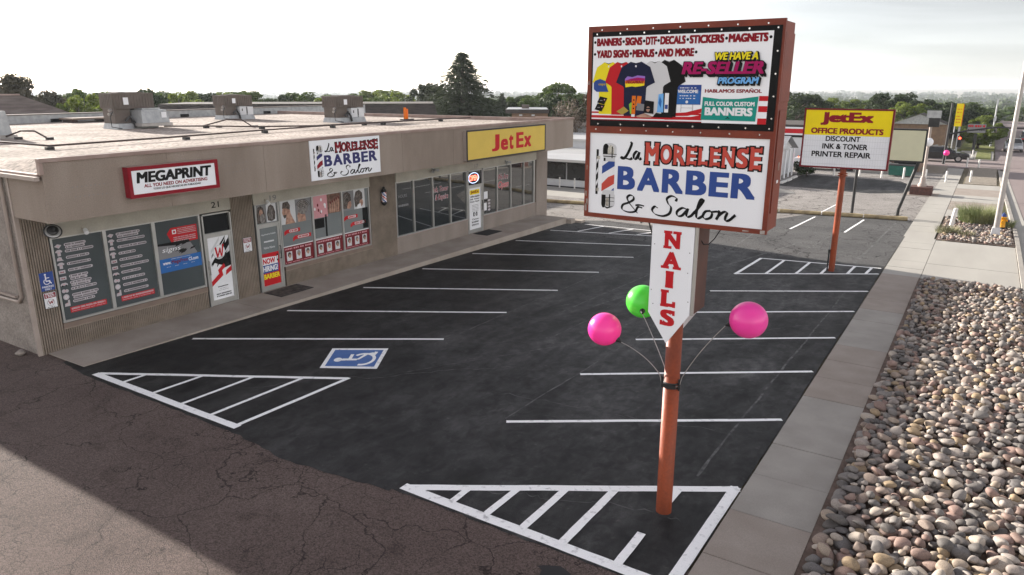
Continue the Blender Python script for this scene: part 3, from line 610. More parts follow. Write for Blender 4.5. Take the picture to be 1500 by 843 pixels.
mb = MB().m('gutter_paint'); mb.tube([(XW-.30,7.74,4.2),(XW-.30,7.74,1.35),(XW-.45,7.74,1.2),(XW-2.2,7.74,1.16)],.045,8); mb.build('downspout', bld)
mb = MB().m('gutter_paint'); mb.box(XW-1.6,XW-.55,7.70,7.78,1.28,1.34); mb.build('conduit', bld)
# fascia panels
mb = MB().m('fascia_stucco'); js = [7.76,10.66,13.56,16.46,19.36,22.26,25.16,28.06,31.80]
for a,b in zip(js[:-1],js[1:]): mb.box(XF-.06,XF,a+.005,b-.005,3.29,4.60)
mb.box(XF-.10,XF-.062,7.78,31.78,3.30,4.6); mb.box(XW+.02,XF-.062,7.76,7.82,3.29,4.26); mb.box(XW+.02,XF-.062,31.74,31.80,3.29,4.6)
mb.build('fascia', bld)
mb = MB().m('cream'); mb.box(XW+.065,XF-.105,7.83,31.73,3.285,3.315); mb.build('soffit', bld)
mb = MB().m('cap'); mb.box(XF-.10,XF+.035,7.72,31.84,4.602,4.69); mb.box(XF-.10,XF+.03,7.72,7.80,4.34,4.600)
mb.box(-38,XF-.102,7.70,7.80,4.27,4.36); mb.box(XW-.5,XF-.102,31.76,31.84,4.602,4.69); mb.box(-38,XF-1.6,31.9,32.06,4.40,4.62)
mb.build('parapet_cap', bld, bevel=.008)
mb = MB().m('gutter_paint'); mb.box(-38,XF+.01,7.60,7.695,4.225,4.31); mb.build('gutter', bld)
mb = MB().m('roof_gravel')
xs = [XF-.10,XF-.5,XF-1.6,XF-3.2,-38.2]; zs = [4.695,4.66,4.53,4.45,4.45]; mb.smooth = True
V = []; 
for x,z in zip(xs,zs): V += [(x,7.80,min(z,4.36)),(x,8.25,z),(x,31.78,z)]
mb.add(V, [(i*3+j,(i+1)*3+j,(i+1)*3+j+1,i*3+j+1) for i in range(4) for j in range(2)]); mb.build('roof', bld)
mb = MB().m('galv'); mb.box(-38.6,-38.2,7.8,40,3.6,4.82); mb.m('black'); 
for y in (12,18.4,20.5,25.3,28,31): mb.box(-38.195,-38.15,y,y+.5,4.46,4.62)
mb.m('hvac_brown'); mb.box(-38.62,-38.15,7.8,40,4.822,4.86); mb.build('back_parapet', bld)
mb = MB(**{**FR,'o':(XF,0,0)}).m('mid_grey')
for i in range(16): mb.disc(8.35+.10*(i%8)+(.0 if i<8 else .03), 4.02 if i<8 else 3.80, .012, .0015, 8)
for i in range(14): mb.disc(12.3+.11*(i%7), 4.12-(i//7)*.2+.012*(i%7), .012, .0015, 8)
mb.build('anchor_hole', bld)

# ---- windows: frame mesh > panes, decals
def window(panes, z0, z1, glass, mull=.055, ends=(.05,.05)):
    a0, a1 = panes[0][0]-ends[0], panes[-1][1]+ends[1]
    mb = MB(**FR).m('aluminium')
    mb.box(a0,a1,z0-.05,z0,-.06,.03); mb.box(a0,a1,z1,z1+.04,-.06,.03)
    edges = [a0]+[v for p in panes for v in p]+[a1]
    for i in range(0, len(edges), 2): mb.box(edges[i],edges[i+1],z0,z1,-.06,.035)
    wnd = mb.build('window', bld)
    for p in panes:
        g = MB(**FR).m(glass if isinstance(glass,str) else glass[panes.index(p)]); g.box(p[0],p[1],z0,z1,-.04,-.02); g.build('pane', wnd)
    return wnd
def capsule(mb, a0, a1, b0, b1, c, tilt=0):
    r = (b1-b0)/2; n = 6; m_ = (b0+b1)/2
    pts = [(a1-r+r*math.cos(t), m_+r*math.sin(t)) for t in np.linspace(-math.pi/2, math.pi/2, n)]+[(a0+r+r*math.cos(t), m_+r*math.sin(t)) for t in np.linspace(math.pi/2, 1.5*math.pi, n)]
    mb.poly(pts, c)
def dashes(mb, a0, a1, b, h, c, wmin=.012, wmax=.03, gap=.008):
    a = a0
    while a < a1:
        w_ = random.uniform(wmin,wmax); mb.rect(a, min(a1,a+w_), b-h/2, b+h/2, c); a += w_+gap*(3 if random.random()<.2 else 1)
FILM_C = -.017
w1 = window([(8.47,9.67),(9.76,10.98),(11.08,12.38)], .61, 2.645, 'film')
icons = ['cards','shirt','cap','polo','banner','board','car','glasses','plate','stand']
def icon(mb, kind, a, b, s, c):
    mb.m('strip')
    if kind == 'cards': mb.poly([(a-s,b+.1*s),(a-.1*s,b+.7*s),(a+s,b+.3*s),(a+.2*s,b-.6*s)], c)
    elif kind in ('shirt','polo'): mb.poly([(a-.45*s,b-.9*s),(a+.45*s,b-.9*s),(a+.45*s,b+.2*s),(a+.8*s,b+.05*s),(a+s,b+.45*s),(a+.4*s,b+.9*s),(a-.4*s,b+.9*s),(a-s,b+.45*s),(a-.8*s,b+.05*s),(a-.45*s,b+.2*s)], c)
    elif kind == 'cap': mb.poly([(a-.9*s,b-.4*s),(a+s,b-.5*s),(a+.6*s,b-.1*s),(a+.5*s,b+.5*s),(a-.2*s,b+.7*s),(a-.7*s,b+.4*s)], c)
    elif kind in ('banner','board'): mb.rect(a-.9*s,a+.9*s,b-.5*s,b+.5*s,c); mb.m('maroon'); mb.rect(a-.5*s,a+.5*s,b-.2*s,b+.1*s,c+.001)
    elif kind == 'car': mb.poly([(a-s,b-.3*s),(a+s,b-.3*s),(a+s,b+.1*s),(a+.5*s,b+.5*s),(a-.6*s,b+.5*s),(a-s,b+.1*s)], c); mb.m('black'); mb.disc(a-.5*s,b-.35*s,.25*s,c+.001,10); mb.disc(a+.5*s,b-.35*s,.25*s,c+.001,10)
    elif kind == 'glasses': mb.disc(a-.4*s,b,.55*s,c,14); mb.disc(a+.45*s,b-.1*s,.5*s,c+.0005,14)
    elif kind == 'plate': mb.disc(a,b,.85*s,c,18); mb.m('light_grey'); mb.disc(a,b,.5*s,c+.001,16)
    else: mb.poly([(a-.8*s,b-.9*s),(a+.8*s,b-.9*s),(a+.8*s,b+.9*s),(a+.3*s,b+.9*s),(a+.2*s,b),(a-.6*s,b)], c)
    mb.m('pink'); mb.rect(a-.22*s,a+.22*s,b-.08*s,b+.12*s,c+.0015)
def service(a0, a1, two, z_top, step, zred):
    mb = MB(**FR)
    for i in range(10):
        z = z_top-i*step; icon(mb, icons[i], a0+.13, z-.02, .085, FILM_C)
        L = random.uniform(.42,.88); mb.m('strip'); capsule(mb, a0+.27, min(a1-.03, a0+.27+L*(a1-a0-.3)), z-.035, z+.035, FILM_C)
        mb.m('black'); dashes(mb, a0+.30, min(a1-.06, a0+.25+L*(a1-a0-.3)), z, .036, FILM_C+.0015, .012,.022,.010)
        if i in two:
            mb.m('strip'); capsule(mb, a0+.29, min(a1-.05, a0+.29+L*.9*(a1-a0-.3)), z-.10, z-.038, FILM_C); mb.m('black'); dashes(mb, a0+.32, min(a1-.09, a0+.25+L*.9*(a1-a0-.3)), z-.068, .034, FILM_C+.0015, .012,.022,.010)
    mb.m('red'); mb.rect(a0+.18,a1-.12,zred-.07,zred+.07,FILM_C); mb.m('strip'); dashes(mb,a0+.21,a1-.15,zred+.025,.045,FILM_C+.0015); dashes(mb,a0+.21,a1-.15,zred-.035,.014,FILM_C+.0015)
    mb.build('decal', w1)
service(8.47,9.67,(0,5,6,8),2.46,.158,.83); service(9.76,10.98,(0,),2.50,.168,.80)
mb = MB(**FR)
mb.m('red'); mb.poly([(11.42,2.27),(11.55,2.42),(12.34,2.42),(12.34,1.98),(11.55,1.98)], FILM_C); mb.m('white'); mb.rect(11.58,11.70,2.24,2.36,FILM_C+.0015); mb.m('red'); mb.disc(11.64,2.30,.035,FILM_C+.003,12)
mb.m('strip')
for i in range(4): dashes(mb, 11.74, 12.30, 2.37-.045*i, .022, FILM_C+.0015, .01,.02,.006)
for i in range(3): dashes(mb, 11.60, 12.28, 2.14-.05*i, .026, FILM_C+.0015, .01,.02,.006)
mb.m('mid_grey'); mb.poly([(11.08,1.60),(11.08,2.02),(11.45,1.98),(12.05,2.02),(12.28,1.62),(12.2,1.58)], FILM_C)
mb.m('black'); mb.poly([(11.08,1.98),(11.08,2.03),(12.05,2.03),(12.10,1.95),(11.6,1.93)], FILM_C+.001)
for i in range(9):
    a, b = random.uniform(11.6,12.1), random.uniform(1.66,1.93); mb.poly([(a,b),(a+.14,b+.03),(a+.2,b+.08),(a+.05,b+.06)], FILM_C+.0012+.0003*i)
mb.m('white'); mb.text('signs', 11.22,11.78, 1.74,1.90, FILM_C+.0045, .01, .2)
mb.m('blue'); mb.rect(11.08,12.38,1.22,1.60,FILM_C+.001); mb.m('white'); mb.text('www.', 11.20,11.44,1.43,1.50,FILM_C+.0025,.03); mb.text('CS.com', 11.98,12.28,1.42,1.52,FILM_C+.0025,.03); mb.m('maroon'); mb.text('MegaPrint', 11.46,11.96,1.40,1.53,FILM_C+.0025,.03)
mb.m('light_grey'); dashes(mb, 11.45,12.05,1.565,.014,FILM_C+.0025,.01,.02,.005)
for i in range(4): dashes(mb, 11.30+i*.25,11.42+i*.25,1.36,.012,FILM_C+.0025,.01,.02,.005)
mb.build('decal', w1)

# ---- doors
def door(a0, a1, top, z1, glassmat, trans=None, hside=0):
    mb = MB(**FR).m('aluminium')
    mb.box(a0-.05,a0,ZS,z1,-.06,.04); mb.box(a1,a1+.05,ZS,z1,-.06,.04); mb.box(a0,a1,top,top+.05,-.06,.04); mb.box(a0,a1,z1,z1+.04,-.06,.03)
    st = .075
    mb.box(a0,a0+st,ZS+.01,top-.005,-.05,.02); mb.box(a1-st,a1,ZS+.01,top-.005,-.05,.02); mb.box(a0+st,a1-st,top-.085,top-.005,-.05,.02); mb.box(a0+st,a1-st,ZS+.01,ZS+.16,-.05,.02)
    d = mb.build('door', bld)
    g = MB(**FR).m(glassmat); g.box(a0+st,a1-st,ZS+.16,top-.085,-.03,-.01); g.build('pane', d)
    if trans:
        g = MB(**FR).m(trans); g.box(a0,a1,top+.05,z1,-.04,-.02); g.build('transom', d)
    h = MB(**FR).m('black_metal' if hside else 'steel'); x = a0+.035 if hside == 0 else a1-.035
    h.tube([(x,.88,.022),(x,.88,.075),(x,1.28,.075),(x,1.28,.022)], .014, 8); h.m('steel'); h.box(x-.02,x+.02,1.02,1.12,.02,.03); h.build('handle', d)
    return d, (a0+st, a1-st, ZS+.16, top-.085)
C1 = -.008
d1, (a0,a1,b0,b1) = door(12.53, 13.40, 2.03, 2.60, 'white', 'dark_glass', 0)
mb = MB(**FR); W_, H_ = a1-a0, b1-b0; A = lambda s: a0+s*W_; B = lambda t: b0+t*H_
for i in range(22):
    s, t = random.uniform(.02,.78), random.uniform(.50,.90); L = random.uniform(.16,.44); k = random.uniform(.05,.16); mb.m(random.choice(['black','black','mid_grey','light_grey']))
    mb.poly([(A(max(0,s)),B(t)),(A(min(1,s+L)),B(min(1,t+L*.45))),(A(min(1,s+L+.03)),B(min(1,t+L*.45+k*.6))),(A(max(0,s+.02)),B(t+k*.5))], C1+.0002*i)
mb.m('black'); mb.disc(A(.58),B(.66),.20,C1+.005,22,.21); mb.m('black'); mb.poly([(A(.2),B(.60)),(A(1),B(.74)),(A(1),B(.52)),(A(.55),B(.54))], C1+.0048)
mb.m('white'); mb.disc(A(.50),B(.755),.205,C1+.006,28,.215); mb.m('mid_grey'); mb.ring(A(.50),B(.755),.195,.202,C1+.0065,30)
mb.m('red'); mb.poly([(A(.30),B(.83)),(A(.38),B(.84)),(A(.43),B(.72)),(A(.53),B(.82)),(A(.58),B(.82)),(A(.60),B(.72)),(A(.66),B(.86)),(A(.74),B(.87)),(A(.64),B(.68)),(A(.56),B(.68)),(A(.53),B(.75)),(A(.44),B(.67)),(A(.38),B(.67))], C1+.0075)
mb.m('black'); mb.text('MEGAPRINT', A(.34),A(.66),B(.66),B(.675),C1+.0075,.03)
mb.m('red'); mb.poly([(A(0),B(.22)),(A(0),B(.30)),(A(.40),B(.41)),(A(.36),B(.47)),(A(.66),B(.56)),(A(.72),B(.50)),(A(.55),B(.45)),(A(.58),B(.37))], C1+.0052); mb.poly([(A(.70),B(.36)),(A(.74),B(.44)),(A(1),B(.50)),(A(1),B(.42))], C1+.0052)
mb.m('black'); mb.poly([(A(.62),B(.48)),(A(.68),B(.53)),(A(1),B(.60)),(A(1),B(.51))], C1+.005)
mb.m('black'); dashes(mb, A(.28),A(.76),B(.20),.028,C1+.005,.02,.04,.008); mb.m('mid_grey'); dashes(mb, A(.36),A(.70),B(.165),.012,C1+.005); dashes(mb, A(.30),A(.76),B(.14),.012,C1+.005); mb.m('black'); dashes(mb, A(.18),A(.88),B(.085),.036,C1+.005,.022,.03,.008); dashes(mb, A(.18),A(.88),B(.05),.036,C1+.005,.022,.03,.008)
mb.build('door_graphic', d1)
d2, (a0,a1,b0,b1) = door(14.36, 15.18, 2.01, 2.66, 'film_light', 'film_light', 1)
mb = MB(**FR); W_, H_ = a1-a0, b1-b0
mb.m('white'); mb.text('Appointments Available', A(.10),A(.92),B(.865),B(.90),C1+.001,.012,.2); dashes(mb, A(.22),A(.80),B(.76),.045,C1+.001,.02,.028,.008); mb.text('Walk-Ins Welcome', A(.18),A(.82),B(.635),B(.675),C1+.001,.012,.2)
mb.m('red'); mb.rect(a0,a1,B(0),B(.56),C1+.001); mb.m('white'); mb.poly([(A(.0),B(.50)),(A(.88),B(.48)),(A(.9),B(.36)),(A(0),B(.36))],C1+.002); mb.m('royal'); mb.poly([(A(0),B(.36)),(A(.95),B(.36)),(A(.9),B(.22)),(A(0),B(.22))],C1+.0025)
mb.m('red'); mb.text('NOW', A(.06),A(.76),B(.375),B(.475),C1+.0035,.05); mb.m('white'); mb.text('HIRING!', A(.03),A(.88),B(.245),B(.345),C1+.0035,.05); mb.m('yellow'); mb.text('BARBER', A(.05),A(.97),B(.115),B(.205),C1+.0035,.045)
mb.m('black'); mb.rect(A(.86),A(.95),B(.40),B(.52),C1+.004); mb.m('white'); mb.rect(A(.88),A(.93),B(.43),B(.49),C1+.005)
mb.build('poster', d2)

# ---- salon window
w2 = window([(15.29,16.57),(16.64,17.91),(17.98,19.24)], .60, 2.645, ['film_light']*3, ends=(.04,.05))
for lab, a0, a1, kind in (('fair',14.38,15.15,0),('men',15.30,16.56,1),('nails',16.65,17.90,2),('updo',17.99,19.10,3)):
    mb = MB(**FR); c = FILM_C+.001; z0, z1 = (2.08,2.64) if kind == 0 else (1.90,2.64) if kind < 3 else (1.96,2.64); am = (a0+a1)/2; h = z1-z0; w_ = a1-a0
    if kind != 2: mb.m('mid_grey' if kind in (0,3) else 'light_grey'); mb.rect(a0,am-.01,z0,z1,c); mb.m('mid_grey' if kind == 1 else 'light_grey'); mb.rect(am+.01,a1,z0,z1,c)
    if kind == 0:
        mb.m('hair'); mb.poly([(a0+w_*.02,z0),(a0+w_*.03,z0+h*.5),(a0+w_*.10,z0+h*.88),(a0+w_*.24,z0+h*.96),(a0+w_*.37,z0+h*.84),(a0+w_*.44,z0+h*.45),(a0+w_*.46,z0)],c+.001); mb.m('skin'); mb.disc(a0+w_*.25,z0+h*.58,w_*.09,c+.002,14,h*.18); mb.m('hair_grey'); mb.disc(a0+w_*.30,z0+h*.25,w_*.12,c+.0025,14,h*.26)
        mb.m('hair'); mb.poly([(a0+w_*.56,z0+h*.1),(a0+w_*.54,z0+h*.5),(a0+w_*.62,z0+h*.86),(a0+w_*.75,z0+h*.97),(a0+w_*.88,z0+h*.84),(a0+w_*.96,z0+h*.5),(a0+w_*.93,z0+h*.12),(a0+w_*.75,z0+h*.02)],c+.001)
        mb.m('hair_grey'); [mb.poly([(a0+w_*(.6+.06*i),z0+h*.15),(a0+w_*(.63+.06*i),z0+h*.1),(a0+w_*(.68+.05*i),z0+h*.8),(a0+w_*(.66+.05*i),z0+h*.82)],c+.002+.0003*i) for i in range(4)]
    if kind == 1:
        mb.m('skin'); mb.poly([(a0+w_*.14,z0),(a0+w_*.18,z0+h*.30),(a0+w_*.09,z0+h*.36),(a0+w_*.06,z0+h*.52),(a0+w_*.10,z0+h*.78),(a0+w_*.30,z0+h*.82),(a0+w_*.33,z0+h*.45),(a0+w_*.40,z0+h*.2),(a0+w_*.46,z0)],c+.001)
        mb.m('hair'); mb.poly([(a0+w_*.07,z0+h*.70),(a0+w_*.10,z0+h*.95),(a0+w_*.26,z0+h*.98),(a0+w_*.33,z0+h*.80),(a0+w_*.31,z0+h*.60),(a0+w_*.22,z0+h*.68)],c+.002); mb.poly([(a0+w_*.08,z0+h*.40),(a0+w_*.12,z0+h*.26),(a0+w_*.18,z0+h*.3),(a0+w_*.2,z0+h*.42)],c+.0022)
        mb.m('skin'); mb.poly([(a0+w_*.56,z0),(a0+w_*.54,z0+h*.3),(a0+w_*.62,z0+h*.5),(a0+w_*.80,z0+h*.4),(a0+w_*.82,z0)],c+.001); mb.m('hair_grey'); mb.disc(a0+w_*.74,z0+h*.62,w_*.18,c+.002,20,h*.32); mb.m('hair')
        for i in range(5): mb.ring(a0+w_*.74,z0+h*.52,h*(.12+.075*i),h*(.15+.075*i),c+.003+.0003*i,14,20,150)
    if kind == 2:
        mb.m('pink'); mb.rect(a0,a0+w_*.52,z0,z1,c); mb.m('skin_dark'); mb.rect(a0+w_*.52,a1,z0+.08,z1,c)
        for i in range(9):
            mb.m('white' if i%3 else 'maroon'); mb.disc(a0+w_*random.uniform(.06,.46),z0+h*random.uniform(.15,.9),.035,c+.001+.0002*i,12,.055)
        for i in range(5):
            mb.m('skin'); s = a0+w_*(.58+.075*i); mb.poly([(s,z0+.1),(s+w_*.055,z0+.1),(s+w_*.075,z0+h*(.55+.08*i*.6)),(s+w_*.03,z0+h*(.60+.08*i*.6))],c+.001+.0002*i); mb.m('maroon'); mb.disc(s+w_*.055,z0+h*(.60+.045*i),.02,c+.003+.0002*i,10,.05)
    if kind == 3:
        for s in (.2,.72):
            mb.m('skin'); mb.disc(a0+w_*(s+.08),z0+h*.3,w_*.12,c+.001,16,h*.22); mb.m('hair'); mb.poly([(a0+w_*(s-.17),z0+h*.12),(a0+w_*(s-.2),z0+h*.55),(a0+w_*(s-.12),z0+h*.9),(a0+w_*(s+.04),z0+h*.97),(a0+w_*(s+.17),z0+h*.8),(a0+w_*(s+.19),z0+h*.5),(a0+w_*(s+.06),z0+h*.42),(a0+w_*(s-.02),z0+h*.1)],c+.002)
            mb.m('hair_grey'); [mb.ring(a0+w_*s,z0+h*.6,w_*(.05+.04*i),w_*(.062+.04*i),c+.003+.0002*i,14,40*i,200+40*i) for i in range(3)]
        mb.m('white'); mb.poly([(a0+w_*.62,z0),(a0+w_*.84,z0),(a0+w_*.8,z0+h*.28),(a0+w_*.66,z0+h*.2)],c+.0035)
    mb.build('hair_poster', w2)
mb = MB(**FR); c = FILM_C+.001
for a0,a1,z in ((15.42,16.05,1.66),(15.75,16.50,1.42),(18.05,18.70,1.72),(18.35,19.10,1.46)):
    mb.m('red'); mb.poly([(a0-.02,z-.12),(a0+.1,z-.06),(a1,z-.06),(a1,z+.06),(a0+.08,z+.06),(a0-.02,z)],c); mb.m('light_grey'); capsule(mb,a0+.18,a1-.08,z-.045,z+.045,c+.001); mb.m('red'); dashes(mb,a0+.22,a1-.12,z,.055,c+.002,.025,.045,.01)
mb.m('black'); mb.rect(16.66,17.12,1.55,1.88,c); mb.rect(17.16,17.24,1.22,1.98,c); mb.rect(18.95,19.23,1.22,1.96,c); mb.m('aluminium'); mb.rect(16.64,17.91,1.20,1.225,c+.001)
mb.build('decal', w2)
for a0,a1,n in ((15.29,16.57,3),(16.64,17.91,3),(17.98,19.24,3)):
    mb = MB(**FR); c = FILM_C+.001; mb.m('maroon'); mb.rect(a0,a1,.60,1.16,c); mb.m('white'); mb.rect(a0,a1,1.16,1.19,c+.0005)
    for i in range(n):
        s = a0+.14+i*(a1-a0-.12)/n; mb.m('light_grey'); mb.rect(s,s+.22,.70,1.0,c+.001); mb.m('hair' if i != 1 else 'hair_grey'); mb.disc(s+.11,.90,.075,c+.002,14,.085); mb.m('skin'); mb.disc(s+.12,.85,.05,c+.003,12,.06)
    mb.m('pink'); dashes(mb, a0+.08, a1-.08, 1.09, .05, c+.001, .03,.07,.02); dashes(mb, a0+.08, a1-.08, .645, .025, c+.001, .02,.04,.012)
    mb.build('price_strip', w2)

# ---- office supply windows
w3 = window([(20.76,21.73),(21.79,22.91),(22.97,24.07),(24.13,25.23)], .62, 2.645, 'tint_glass', ends=(.05,.06))
mb = MB(**FR); c = FILM_C
def script(mb, t, a0,a1,b0,b1, c, fill='deep_red'):
    mb.m('white'); mb.text(t,a0-.012,a1+.012,b0-.012,b1+.012,c,.055,.25); mb.m(fill); mb.text(t,a0,a1,b0,b1,c+.002,.02,.25)
script(mb,'Ink, Toner',23.0,24.0,1.98,2.22,c); script(mb,'& Repairs',23.12,23.98,1.62,1.90,c); mb.m('mid_grey'); mb.text('HOURS', 20.9,21.4,2.05,2.17,c,.02); dashes(mb, 20.9,21.5,1.75,.08,c,.04,.07,.02)
mb.build('lettering', w3)
d3, (a0,a1,b0,b1) = door(25.36, 26.38, 1.98, 2.62, 'white', 'dark_glass', 1)
W_, H_ = a1-a0, b1-b0; mb = MB(**FR); c = C1
mb.m('sign_yellow'); mb.rect(A(.08),A(.90),B(.84),B(.95),c); mb.m('deep_red'); mb.text('JetEx',A(.14),A(.84),B(.85),B(.94),c+.002,.04); mb.m('black')
for i,t in enumerate(('Affordable','Ink, Toner','Printer Repair')): mb.text(t,A(.10),A(.90),B(.77-.065*i),B(.815-.065*i),c,.035,.2)
mb.m('mid_grey'); [dashes(mb,A(.25),A(.8),B(.58-.035*i),.025,c,.02,.04,.01) for i in range(5)]
mb.m('black'); mb.text('Canon',A(.24),A(.80),B(.22),B(.26),c,.03); mb.text('brother',A(.22),A(.82),B(.15),B(.20),c,.05); mb.text('EPSON',A(.22),A(.80),B(.08),B(.12),c,.04); mb.rect(A(.34),A(.70),B(.31),B(.41),c+.001); mb.m('white'); mb.disc(A(.52),B(.36),.085,c+.002,18); mb.m('black'); mb.text('hp',A(.45),A(.59),B(.335),B(.39),c+.003,.02,.2)
mb.build('door_graphic', d3)
# neon sign hanging inside the transom glass
ns = thing('open_sign', 'glowing red OPEN sign with a pale oval ring above the office supply door', 'sign', (XW,25.8,2.3))
mb = MB(**FR); mb.m('neon'); mb.text('OPEN',25.50,26.10,2.20,2.44,-.012,.03); mb.build('lettering', ns)
mb = MB(**FR); mb.m('neon_blue')
ts = np.linspace(0,2*math.pi,33); P = [(25.80+.38*math.cos(t),2.32+.22*math.sin(t),-.01) for t in ts]; mb.tube(P,.012,6,False); mb.build('ring', ns)
w4 = window([(26.50,27.56),(27.62,28.70),(28.76,29.85),(29.91,30.78)], .62, 2.645, 'tint_glass', ends=(.03,.10))
mb = MB(**FR); c = FILM_C; script(mb,'We Are',27.70,28.55,2.02,2.28,c); script(mb,'Open',27.72,28.58,1.55,1.95,c,'red')
mb.m('white'); mb.rect(26.52,26.86,1.30,1.62,c); mb.rect(26.52,26.78,.78,1.12,c); mb.m('strip')
for i in range(4): mb.disc(26.98,1.20-.14*i,.10,c,12,.05)
mb.m('black'); mb.rect(26.56,26.82,1.18,1.24,c+.001); mb.rect(26.54,26.74,.66,.72,c)
mb.build('decal', w4)
# house numbers
for t,a0,b0,mt in (('21',12.82,2.80,'black'),('19',14.88,2.74,'mid_grey'),('17',25.78,2.74,'mid_grey')):
    mb = MB(**{**FR,'o':(XW+.06,0,0)}).m(mt); mb.text(t,a0,a0+.26,b0,b0+.17,.004,.015); mb.build('house_number', bld)

# ================================================================== SIGNS AND FITTINGS ON THE SHOP FRONT
FF = lambda x: dict(o=(x,0,0), u=(0,1,0), v=(0,0,1), n=(1,0,0))
def scrw(mb, pts, c, wd=.03, nib=40, n=10, mn=.22):
    """one pen stroke with a slanted nib through control points (Catmull-Rom)"""
    P = [np.array(p, float) for p in pts]; P = [2*P[0]-P[1]]+P+[2*P[-1]-P[-2]]; Q = []
    for i in range(1, len(P)-2):
        for k in range(n):
            t = k/n; a,b,d,e = P[i-1],P[i],P[i+1],P[i+2]
            Q.append(.5*((2*b)+(-a+d)*t+(2*a-5*b+4*d-e)*t*t+(-a+3*b-3*d+e)*t**3))
    Q.append(P[-2]); L = []; R_ = []
    for i,q in enumerate(Q):
        d = Q[min(i+1,len(Q)-1)]-Q[max(i-1,0)]; d /= (np.linalg.norm(d)+1e-9); nn = np.array([-d[1],d[0]])
        h = wd*(mn+abs(math.sin(math.atan2(d[1],d[0])-rad(nib))))/2; L.append(q+nn*h); R_.append(q-nn*h)
    N = len(Q); mb.add([(*p,c+.00002*i) for i,p in enumerate(L)]+[(*p,c+.00002*i) for i,p in enumerate(R_)], [(i,i+1,N+i+1,N+i) for i in range(N-1)])
def word(mb, strokes, a0, b0, sx, sy, c, wd, nib=-35):
    for i, st in enumerate(strokes): scrw(mb, [(a0+p[0]*sx, b0+p[1]*sy) for p in st], c+.0006*i, wd, nib)
AMP = [[(1.25,.30),(1.0,.32),(.85,.05),(.45,-.03),(.10,.10),(.12,.38),(.45,.55),(.72,.75),(.70,.95),(.50,1.0),(.36,.82),(.52,.50),(.85,.12),(1.0,-.05)],[(.85,.42),(1.1,.46),(1.35,.42)]]
SAL = [[(1.32,.80),(1.35,.98),(1.05,1.08),(.78,.92),(.86,.66),(1.05,.45),(.98,.12),(.60,-.06),(.12,.0),(-.10,.22),(.05,.42),(.25,.36)],
       [(1.98,.42),(1.75,.48),(1.52,.26),(1.55,.04),(1.75,.06),(1.98,.38)],[(2.02,.48),(1.96,.15),(2.02,.02),(2.18,.10),(2.34,.34)],
       [(2.30,.24),(2.62,.80),(2.70,1.02),(2.56,.98),(2.44,.50),(2.42,.10),(2.52,.0),(2.72,.16)],
       [(3.02,.46),(2.82,.40),(2.72,.16),(2.84,.0),(3.06,.10),(3.12,.32),(3.02,.46),(3.12,.42),(3.34,.46)],
       [(3.36,.40),(3.44,.48),(3.42,.28),(3.32,.02)],[(3.38,.20),(3.62,.46),(3.78,.44),(3.72,.18),(3.74,.02),(3.90,.06),(4.15,.36)]]
LA = [[(.62,.95),(.70,1.0),(.66,.80),(.42,.30),(.20,.04),(.0,.02),(.06,.10),(.30,.05),(.62,.0),(.78,.08)],[(1.22,.44),(1.05,.48),(.88,.28),(.90,.06),(1.05,.06),(1.24,.38)],[(1.26,.46),(1.20,.14),(1.28,.02),(1.42,.10)]]
